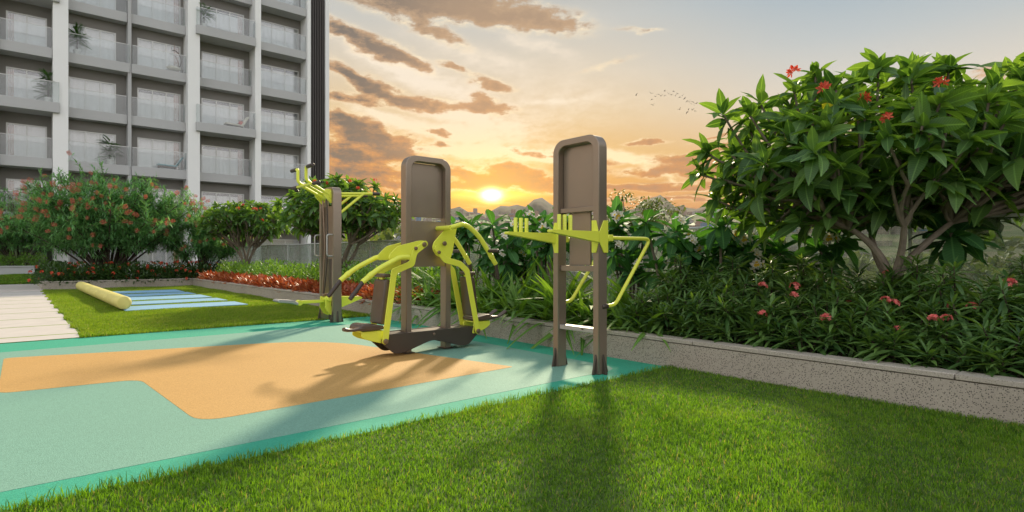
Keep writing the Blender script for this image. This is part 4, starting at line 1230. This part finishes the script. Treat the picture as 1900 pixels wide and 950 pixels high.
# narrow-leaved shrubs of the right-hand bed, some with coral flower heads
def whorl_shrub(nh, hgt, spread, seed, nl=22, L=(.17, .27), lo=-.55):
    """arrays for one shrub made of leafy shoots"""
    r_ = np.random.default_rng(seed); random.seed(seed)
    P, D, Sc, tips, stems = [], [], [], [], G()
    for i in range(nh):
        a = r_.uniform(0, 6.28); q = spread * math.sqrt(r_.uniform(0, 1))
        top = Vector((q * math.cos(a), q * math.sin(a), hgt * r_.uniform(.55, 1.0) * (1 - .35 * q / spread)))
        stems.tube(bez((top.x * .25, top.y * .25, -.03), (top.x * .5, top.y * .5, top.z * .6), top, 4), [.011, .010, .009, .008, .006], 5)
        ax = Vector((top.x * .8, top.y * .8, .75)).normalized()
        for k in range(nl):
            f = k / nl; el = lo + (1.05 - lo) * f + r_.normal(0, .15); th = k * 2.4 + r_.normal(0, .2)
            qd = Vector((0, 0, 1)).rotation_difference(ax) @ Vector((math.cos(el) * math.cos(th), math.cos(el) * math.sin(th), math.sin(el)))
            P.append(tuple(top - ax * (.16 * (1 - f)))); D.append(tuple(qd)); Sc.append(r_.uniform(*L) * (1.1 - .4 * f))
        tips.append((top, ax))
    V, F, UV = scatter(T_nar, np.array(P), frames(np.array(D), r_.normal(0, .3, len(P))), np.array(Sc))
    return np_mesh('foliage', V, F, UV), stems.mesh('stems'), tips
WS = [whorl_shrub(13, .74, .38, 60 + i, 24, (.20, .31)) for i in range(4)] + [whorl_shrub(15, 1.05, .44, 70 + i, 26, (.20, .31)) for i in range(4)]
WL = [whorl_shrub(8, .44, .24, 80 + i, 26, (.22, .34), -.1) for i in range(3)]
for f_, s_, _ in WS + WL: f_.materials.append(M_nar); s_.materials.append(M_twig)
def put_whorl(v, x, y, z, label, group, flowers):
    f_, s_, tips = v
    t_ = thing('flowering_shrub', label, 'shrub', (x, y, z), random.uniform(0, 6.28), group)
    newobj('foliage', f_, None, t_); newobj('stems', s_, None, t_)
    for top, ax in random.sample(tips, min(flowers, len(tips))):
        newobj('flower_cluster', random.choice(PINKM), None, t_, mw=Matrix.Translation(top + ax * .10) @ Matrix.Rotation(random.uniform(0, 6), 4, 'Z') @ Matrix.Scale(random.uniform(.7, 1.1), 4))
    return t_
random.seed(21)
def fword(n): return {0: 'without flowers', 1: 'with one coral flower head', 2: 'with two coral flower heads', 3: 'with three coral flower heads'}[n]
y, k = 4.55, 0
rows_ = {}
def nxt(r_): rows_[r_] = rows_.get(r_, -1) + 1; return ORD[rows_[r_]]
while y > -1.6:
    fl = 0 if y > 3.1 else random.choice((0, 1, 1, 2))
    put_whorl(random.choice(WL), CX + .40 + random.uniform(0, .08), y, .27, f'{nxt(0)} low shrub along the wall past the dip station, {fword(fl)}', 'low shrubs along the right part of the planter wall', fl)
    fl = 0 if y > 3.3 else random.choice((1, 2, 3))
    put_whorl(random.choice(WS[:4]), CX + .70 + random.uniform(-.05, .1), y + random.uniform(-.15, .15), .27, f'{nxt(1)} middle row shrub past the dip station, {fword(fl)}', 'middle row shrubs in the right bed', fl)
    fl = 0 if y > 2.6 else random.choice((0, 1, 2))
    put_whorl(random.choice(WS[4:]), CX + 1.15 + random.uniform(-.1, .1), y + random.uniform(-.15, .15), .27, f'{nxt(2)} tall third row shrub past the dip station, {fword(fl)}', 'tall shrubs in the right bed', fl)
    if random.random() < .8 and y > .5:
        put_whorl(random.choice(WS[4:]), CX + 1.75 + random.uniform(-.1, .15), y + random.uniform(-.15, .15), .27, f'{nxt(3)} tall shrub against the glass balustrade right of the dip station', 'back row shrubs against the glass', 0)
    y -= .40

# croton and clipped hedge rows down the left part of the bed
def bushlet(seed, n, rx, rz, tpl, size, m, up=.5, name='foliage', inner=.55):
    r_ = np.random.default_rng(seed)
    d = r_.normal(0, 1, (n, 3)); d /= np.linalg.norm(d, axis=1, keepdims=True); d[:, 2] = np.abs(d[:, 2]) * 1.1 - .12
    P = d * np.array([rx, rx, rz]) * r_.uniform(inner, 1.0, (n, 1)); P[:, 2] = np.maximum(P[:, 2], .01)
    D = d + r_.normal(0, .5, (n, 3)); D[:, 2] += up
    V, F, UV = scatter(tpl, P, frames(D, r_.normal(0, .5, n)), r_.uniform(*size, n))
    me = np_mesh(name, V, F, UV); me.materials.append(m); return me
CRO = [bushlet(100 + i, 105, .28, .27, leaf_tpl(1, .30, 'lance', 3, .3, .3), (.16, .27), M_croton, .8) for i in range(4)]
HED = [bushlet(110 + i, 380, .42, .82, T_small, (.08, .14), M_hedge, .5) for i in range(4)]
IXO = [bushlet(120 + i, 620, .78, .80, T_small, (.10, .17), M_ixora, .3, inner=.4) for i in range(4)]
random.seed(9)
y = 10.3; ic = -1
while y < 27.3:
    ic += 1
    for k, dx in enumerate((.36, .72)):
        t_ = thing('croton_plant', f'{ORD[ic]} orange croton of the front strip, counting from the lilies to the back corner' if k == 0 else f'{ORD[ic]} orange croton of the second strip, counting from the lilies to the back corner', 'plant',
                   (CX + dx + random.uniform(-.04, .04), y + random.uniform(-.1, .1), .265), random.uniform(0, 6.28), 'crotons in the front strip' if k == 0 else 'crotons in the second strip')
        newobj('foliage', random.choice(CRO), None, t_, mw=Matrix.Scale(random.uniform(.85, 1.1), 4))
    y += .50
y = 10.8; ic = -1
while y < 27.8:
    ic += 1
    for k, dx in enumerate((1.22, 1.85)):
        t_ = thing('hedge_shrub', f'{ORD[ic]} green clipped shrub behind the crotons, counting from the lilies to the back' if k == 0 else f'{ORD[ic]} green clipped shrub against the glass, counting from the lilies to the back', 'shrub',
                   (CX + dx + random.uniform(-.06, .06), y + random.uniform(-.1, .1), .265), random.uniform(0, 6.28), 'green shrubs behind the crotons' if k == 0 else 'green shrubs along the glass')
        newobj('foliage', random.choice(HED), None, t_, mw=Matrix.Scale(random.uniform(.9, 1.12), 4))
    y += .62
# dark ixora hedge with red flower heads in the back planter
IXF = [np_mesh('flower_cluster', *cluster(9, .05, flower5(.036, .7, .1))) for _ in range(2)]
for me in IXF: me.materials.append(M_red)
xs = [1.2 + .83 * i for i in range(8)]
for i, x in enumerate(xs):
    for row in (0, 1):
        t_ = thing('ixora_shrub', f'{ORD[i]} dark red flowered shrub on the short back planter wall, counting from the path' if row == 0 else f'{ORD[i]} dark shrub in the back row under the bottlebrush, counting from the path',
                   'shrub', (x + random.uniform(-.1, .1) + row * .4, YB + .62 + row * 1.0 + random.uniform(-.08, .08), .25), random.uniform(0, 6.28),
                   'ixora shrubs along the back planter wall' if row == 0 else 'ixora shrubs in the back row')
        newobj('foliage', random.choice(IXO), None, t_, mw=Matrix.Scale(random.uniform(.9, 1.12), 4))
        for _ in range(9 if row == 0 else 4):
            d = Vector(rand_dir(1, .2)[0]); d.z = abs(d.z)
            newobj('flower_cluster', random.choice(IXF), None, t_, mw=Matrix.Translation((d.x * .78, d.y * .78, d.z * .72 + .08)))
for i in range(7):   # same shrubs down the side of the path
    t_ = thing('ixora_shrub', f'{ORD[i]} dark leafy shrub beside the stone path, counting away from the turf corner', 'shrub', (1.45, YB + 2.4 + i * .9, .25), random.uniform(0, 6.28), 'ixora shrubs beside the path')
    newobj('foliage', random.choice(IXO), None, t_)
# bright hedge on top of the garden wall
for i in range(13):
    t_ = thing('hedge_shrub', f'{ORD[12 - i]} bright hedge shrub on the grey garden wall, counting from the planter outward', 'shrub', (-5.6 + i * .55, 38.95, .70), random.uniform(0, 6.28), 'hedge shrubs on the garden wall')
    newobj('foliage', random.choice(HED), None, t_)

# bottlebrush bushes
def brush_mesh(seed):
    r_ = np.random.default_rng(seed); n = 150
    th = r_.uniform(0, 6.28, n); y = r_.uniform(0, 1, n)
    D = np.stack([np.cos(th), r_.normal(.25, .2, n), np.sin(th)], 1)
    P = np.stack([np.zeros(n), y * .26, np.zeros(n)], 1)
    V, F, UV = scatter(leaf_tpl(1, .34, 'spat', 1, 0, 0), P, frames(D), np.full(n, .11) * (1 - .35 * (2 * y - 1) ** 2))
    me = np_mesh('flower', V, F, UV); me.materials.append(M_brush); return me
BR = [brush_mesh(i) for i in range(3)]
def bottlebrush(label, base, Rr, H, nst, nleaf, nfl, seed):
    global rng
    random.seed(seed); rng = np.random.default_rng(seed)
    t_ = thing('bottlebrush_bush', label, 'shrub', base, 0, 'bottlebrush bushes in the back planter')
    st, fine = G(), G()
    P, D, Sc, ends = [], [], [], []
    for i in range(nst):
        a = random.uniform(0, 6.28); q = math.sqrt(random.random())
        ht = H * (1 - .42 * q * q) * random.uniform(.72, 1.03)
        tip = Vector((math.cos(a) * q * Rr * 1.05, math.sin(a) * q * Rr * .62, ht))
        b0 = Vector((math.cos(a) * .25 * q, math.sin(a) * .2 * q, -.05))
        path = bez(b0, (tip.x * .35, tip.y * .35, ht * .55), tip, 9)
        st.tube(path, [.045 * (1 - .085 * j) * (Rr / 3) ** .5 for j in range(10)], 5)
        # side twigs all along the upper part
        for _ in range(int(nleaf / nst / 26)):
            s = random.uniform(.42, 1.0); k = min(8, int(s * 9)); p = path[k].lerp(path[k + 1], s * 9 - k)
            od = Vector((random.gauss(0, 1), random.gauss(0, 1), random.uniform(-.2, 1.1))); od = (od.normalized() + Vector((tip.x, tip.y, 0)).normalized() * .5).normalized()
            ln = random.uniform(.35, .95) * (.6 + .4 * Rr / 3.5)
            e = p + od * ln + Vector((0, 0, .12 * ln))
            fine.tube([p, p.lerp(e, .5) + Vector((0, 0, .04)), e], [.010, .008, .005], 3, cap=False)
            for j in range(26):
                f = (j + random.random()) / 26; x = p.lerp(e, f)
                ld = Vector((random.gauss(0, 1), random.gauss(0, 1), random.gauss(0, 1))).normalized() + od * .8
                P.append(tuple(x)); D.append(tuple(ld)); Sc.append(random.uniform(.20, .34))
            ends.append((e, od))
    st.obj('stems', M_twig, t_, smooth=True); tag(fine.obj('twigs', M_twig, t_), kind='stuff')
    V, F, UV = scatter(T_needle, np.array(P), frames(np.array(D)), np.array(Sc))
    tag(newobj('foliage', np_mesh('foliage', V, F, UV), M_bott, t_), kind='stuff')
    # flowers: outermost, camera-facing twig ends
    cv = Vector((0, 0, EYE)) - Vector(base)
    ends.sort(key=lambda q: -(Vector((q[0].x, q[0].y * 1.6, q[0].z - H * .35)).length) + .25 * (q[0] - cv).length)
    for e, od in random.sample(ends[:int(nfl * 1.6)], min(nfl, len(ends))):
        mw = Matrix.Translation(e) @ od.to_track_quat('Y', 'Z').to_matrix().to_4x4() @ Matrix.Scale(random.uniform(.65, 1.0), 4)
        newobj('flower', random.choice(BR), None, t_, mw=mw)
bottlebrush('tall wide bottlebrush bush full of rusty red brushes, in front of the white columns', (3.05, 30.2, .27), 4.0, 4.75, 64, 46000, 150, 31)
bottlebrush('slighter bottlebrush bush with few flowers, just left of the small frangipani', (6.6, 29.9, .27), 2.0, 3.4, 26, 13000, 50, 32)
bottlebrush('bottlebrush bush above the garden wall at the far end of the path', (-1.2, 33.6, .27), 2.6, 4.1, 30, 13000, 46, 33) if False else None
bottlebrush('bottlebrush bush at the left, over the dark end of the path', (.2, 40.6, .6), 3.0, 4.4, 34, 22000, 60, 34)

# ------------------------------------------------------------------ trees beyond the glass
def light_tree(label, base, H, rad, n, seed, lsize=(.16, .28), m=M_farleaf, clumps=26, name='shade_tree', trunk_r=.09):
    random.seed(seed); r_ = np.random.default_rng(seed)
    t_ = thing(name, label, 'tree', base)
    g = G(); P, D, Sc = [], [], []
    fk = Vector((0, 0, H * .55))
    G().tube([(0, 0, -.5), (.05, 0, H * .25), fk], [trunk_r * 1.3, trunk_r, trunk_r * .8], 8).obj('trunk', M_bark, t_, smooth=True)
    for i in range(clumps):
        d = Vector((r_.normal(), r_.normal(), abs(r_.normal()) * .9)).normalized()
        c = Vector((d.x * rad[0], d.y * rad[0], H - rad[1] + d.z * rad[1] * r_.uniform(.4, 1.0))) if r_.random() < .8 else Vector((d.x * rad[0] * .5, d.y * rad[0] * .5, H - rad[1] * .9))
        g.tube(bez(fk, fk.lerp(c, .5) + Vector((0, 0, -.15)), c, 5), [trunk_r * .5 * (1 - .16 * j) for j in range(6)], 5)
        k = n // clumps
        dd = r_.normal(0, 1, (k, 3)) * np.array([.42, .42, .2]) * rad[0] * .42
        P.append(np.array(tuple(c)) + dd); D.append(np.stack([r_.normal(0, 1, k), r_.normal(0, 1, k), r_.normal(-.1, .35, k)], 1)); Sc.append(r_.uniform(*lsize, k))
    g.obj('branch', M_bark, t_, smooth=True)
    V, F, UV = scatter(leaf_tpl(1, .34, 'lance', 2, .25, .2), np.concatenate(P), frames(np.concatenate(D)), np.concatenate(Sc))
    tag(newobj('crown', np_mesh('crown', V, F, UV), m, t_), kind='stuff')
cX, cY, _ = ray(1185)
light_tree('slender open tree with feathery tufts standing against the orange sky', (cX * 15, cY * 15, -3.0), 6.05, (1.05, 1.0), 2400, 5, (.10, .19), M_farleaf, 22, 'slender_tree')
cX, cY, _ = ray(1868)
light_tree('pale hazy tree seen through the glass at the right edge', (cX * 12.5, cY * 12.5, -3.2), 4.55, (1.75, 2.3), 5200, 6, (.12, .22), M_farleaf, 60, trunk_r=.1)
cX, cY, _ = ray(560)
light_tree('bushy tree just beyond the glass on the left, above the clipped hedge', (GX + 2.2, 19.5, -3.0), 4.3, (1.9, 1.9), 4200, 12, (.14, .26), M_farleaf, 46)
light_tree('bushy tree beyond the glass behind the domed frangipani', (GX + 2.6, 14.5, -3.0), 4.2, (1.9, 2.0), 4200, 13, (.14, .26), M_farleaf, 46)
light_tree('bushy tree beyond the glass at the corner below the apartment block', (GX + 3.0, 25.0, -3.0), 4.4, (2.3, 2.0), 4600, 14, (.15, .28), M_farleaf, 46)

# ------------------------------------------------------------------ plants and seats on the balconies
def palm(label, x, y, z, H, nl, seed, bushy=False, pot=M_white):
    random.seed(seed)
    t_ = thing('potted_palm', label, 'potted plant', (x, y, z))
    G().tube([(0, 0, .0), (0, 0, .01), (0, 0, .30), (0, 0, .33)], [.12, .15, .20, .19], 14).obj('pot', pot, t_, smooth=True)
    G().tube([(0, 0, .3), (0, 0, H * .55)], .025, 6).obj('stem', M_twig, t_)
    P, D, Sc = [], [], []
    for d in rosette_dirs(nl + 12, (0, 0, 1), -.2, 1.4):
        b = Vector((0, 0, .32 + (H - .7) * random.uniform(.45, 1.0) if not bushy else .35 + random.uniform(0, H * .7)))
        for j in range(9):
            f = (j + 1) / 9; p = b + d * (.66 * f) + Vector((0, 0, -.18 * f * f))
            for s in (-1, 1):
                sd = d.cross(Vector((0, 0, 1))).normalized() * s
                P.append(tuple(p)); D.append(tuple(sd + d * .9 + Vector((0, 0, -.1)))); Sc.append(.36 * (1.1 - .5 * f))
    V, F, UV = scatter(T_needle, np.array(P), frames(np.array(D)), np.array(Sc))
    newobj('foliage', np_mesh('foliage', V, F, UV), M_palm, t_)
def fz(r_): return Z0 + ST * r_ + .572
palm('dark spiky potted palm behind balcony glass in the second column of balconies', 2.78, 42.0, fz(3), 1.75, 16, 1)
palm('leafy potted palm at the corner of the jutting lower left balcony', 1.45, 41.6, fz(2), 1.75, 20, 2, True)
palm('potted palm on the topmost jutting balcony left of the louvres', 9.35, 41.5, fz(4), 1.6, 14, 3)
palm('small bushy potted tree behind the lowest glass of the second balcony column', 4.35, 42.0, fz(1), 1.45, 22, 4, True)
palm('potted palm half hidden by the bottlebrush at the lowest left balcony', .70, 41.9, fz(0), 1.5, 20, 5, True)
palm('potted plant peeping over the small frangipani in front of the lowest balcony', 11.9, 42.0, fz(0), .85, 14, 6, True)
M_blue = plain('pale_blue_cushion', (.38, .52, .55), .8)
M_cream = plain('cream_cushion', (.68, .62, .52), .85)
lo = thing('lounge_chair', 'pale blue reclining lounge chair behind balcony glass above the bottlebrush', 'lounge chair', (7.6, 41.85, fz(1)))
G().prism(rounded([(-.85, .30), (.15, .26), (.52, .85), (.62, .82), (.22, .17), (-.85, .21)], .04), -.28, .22).obj('cushion', M_blue, lo, bevel=.02)
G().box(-.8, .2, -.26, .2, .10, .165).obj('frame', M_twig, lo)
for x in (-.75, .15):
    for y in (-.22, .16): G().box(x - .02, x + .02, y - .02, y + .02, 0, .1).obj('leg', M_twig, lo)
l2 = thing('lounge_chair', 'pale lounge chair with a pink cushion on a jutting balcony beside the white column', 'lounge chair', (11.5, 41.6, fz(2)))
G().prism(rounded([(-.9, .32), (.10, .26), (.48, .88), (.60, .85), (.22, .15), (-.9, .2)], .05), -.3, .25).obj('cushion', M_cream, l2, bevel=.03)
G().sphere((.12, -.05, .42), .16, .14, .14).obj('scatter_cushion', M_pink, l2, smooth=True)
G().box(-.8, .2, -.26, .2, .0, .145).obj('frame', M_twig, l2)
sw = thing('hanging_chair', 'round hanging wicker chair with a cream cushion behind balcony glass', 'hanging chair', (7.75, 42.0, fz(3)))
pts = [(.45 * math.sin(a) * .85, 0.05, .85 - .62 * math.cos(a)) for a in [i * math.pi / 12 * 1.15 - .2 for i in range(13)]]
G().tube(pts, .025, 8).obj('frame', M_twig, sw, smooth=True)
G().sphere((-.05, -.05, .30), .42, .26, .16).obj('cushion', M_cream, sw, smooth=True)
G().tube([(.02, .05, 1.45), (0, .05, 1.9)], .012, 6).obj('chain', M_bolt, sw)

# ------------------------------------------------------------------ birds
BP = [(1180, 177), (1208, 173), (1210, 184), (1212, 195), (1216, 179), (1222, 175), (1226, 178), (1233, 169), (1234, 177), (1240, 174), (1245, 176), (1250, 169),
      (1253, 178), (1257, 174), (1262, 180), (1266, 178), (1270, 183), (1275, 187), (1279, 189), (1283, 193), (1286, 189), (1288, 195), (1292, 192), (1278, 202),
      (1284, 204), (1289, 206), (1275, 208), (1261, 203)]
def bird_mesh(flap):
    g = G()
    g.tube([(0, -.34, .0), (0, -.27, .01), (0, -.15, .02), (0, .02, .01), (0, .2, 0), (0, .28, .0)], [.012, .05, .085, .10, .045, .06], 8, flat=.9)
    for s in (-1, 1):
        z1, z2 = .34 * flap, .30 * flap
        v = [(s * .05, -.12, .05), (s * .05, .12, .04), (s * .42, -.16, .04 + z1), (s * .40, .08, .03 + z1), (s * .85, .06, z1 + z2), (s * .70, .12, z1 + z2 * .7)]
        w = [(a, b, c - .012) for a, b, c in v]
        g.add(v + w, [(0, 1, 3, 2), (2, 3, 5, 4), (6, 8, 9, 7), (8, 10, 11, 9), (0, 2, 8, 6), (2, 4, 10, 8), (1, 7, 9, 3), (3, 9, 11, 5), (4, 5, 11, 10)])
    g.add([(-.05, .22, 0), (.05, .22, 0), (.11, .42, .0), (-.11, .42, 0), (-.05, .22, -.02), (.05, .22, -.02), (.11, .42, -.02), (-.11, .42, -.02)],
          [(0, 1, 2, 3), (7, 6, 5, 4), (0, 4, 5, 1), (1, 5, 6, 2), (2, 6, 7, 3), (3, 7, 4, 0)])
    me = g.mesh('bird'); me.materials.append(M_bird); return me
BM = [bird_mesh(f) for f in (1.0, .4, -.5)]
random.seed(4)
for i, (bx, by) in enumerate(BP):
    D = random.uniform(195, 225)
    a, b, c = ray(bx, by)
    lone = i == 0
    o = newobj('bird', BM[i % 3], None, None)
    o.location = (a * D, b * D, EYE + c * D); o.rotation_euler = (random.uniform(-.3, .3), random.uniform(-.5, .5), random.uniform(-2.2, -.6)); o.scale = (.95,) * 3
    tag(o, 'lone small bird flying apart on the left of the flock' if lone else 'small grey bird flying in the curved flock high in the sky', 'bird', None if lone else 'flock of birds in the sky')

# ------------------------------------------------------------------ haze in the air round the whole place
hz = G().box(-4600, 4600, -4600, 4600, -60, 480).obj('haze', None)
hm = bpy.data.materials.new('haze_air'); hm.use_nodes = True
hm.node_tree.nodes.clear()
k_ = NT(hm.node_tree); ho = k_.n('ShaderNodeOutputMaterial')
pv = k_.n('ShaderNodeVolumePrincipled')
pv.inputs['Color'].default_value = (.95, .93, .92, 1); pv.inputs['Density'].default_value = HAZE; pv.inputs['Anisotropy'].default_value = .3
k_.put(ho.inputs['Volume'], pv.outputs[0])
hz.data.materials.append(hm); tag(hz, kind='stuff')
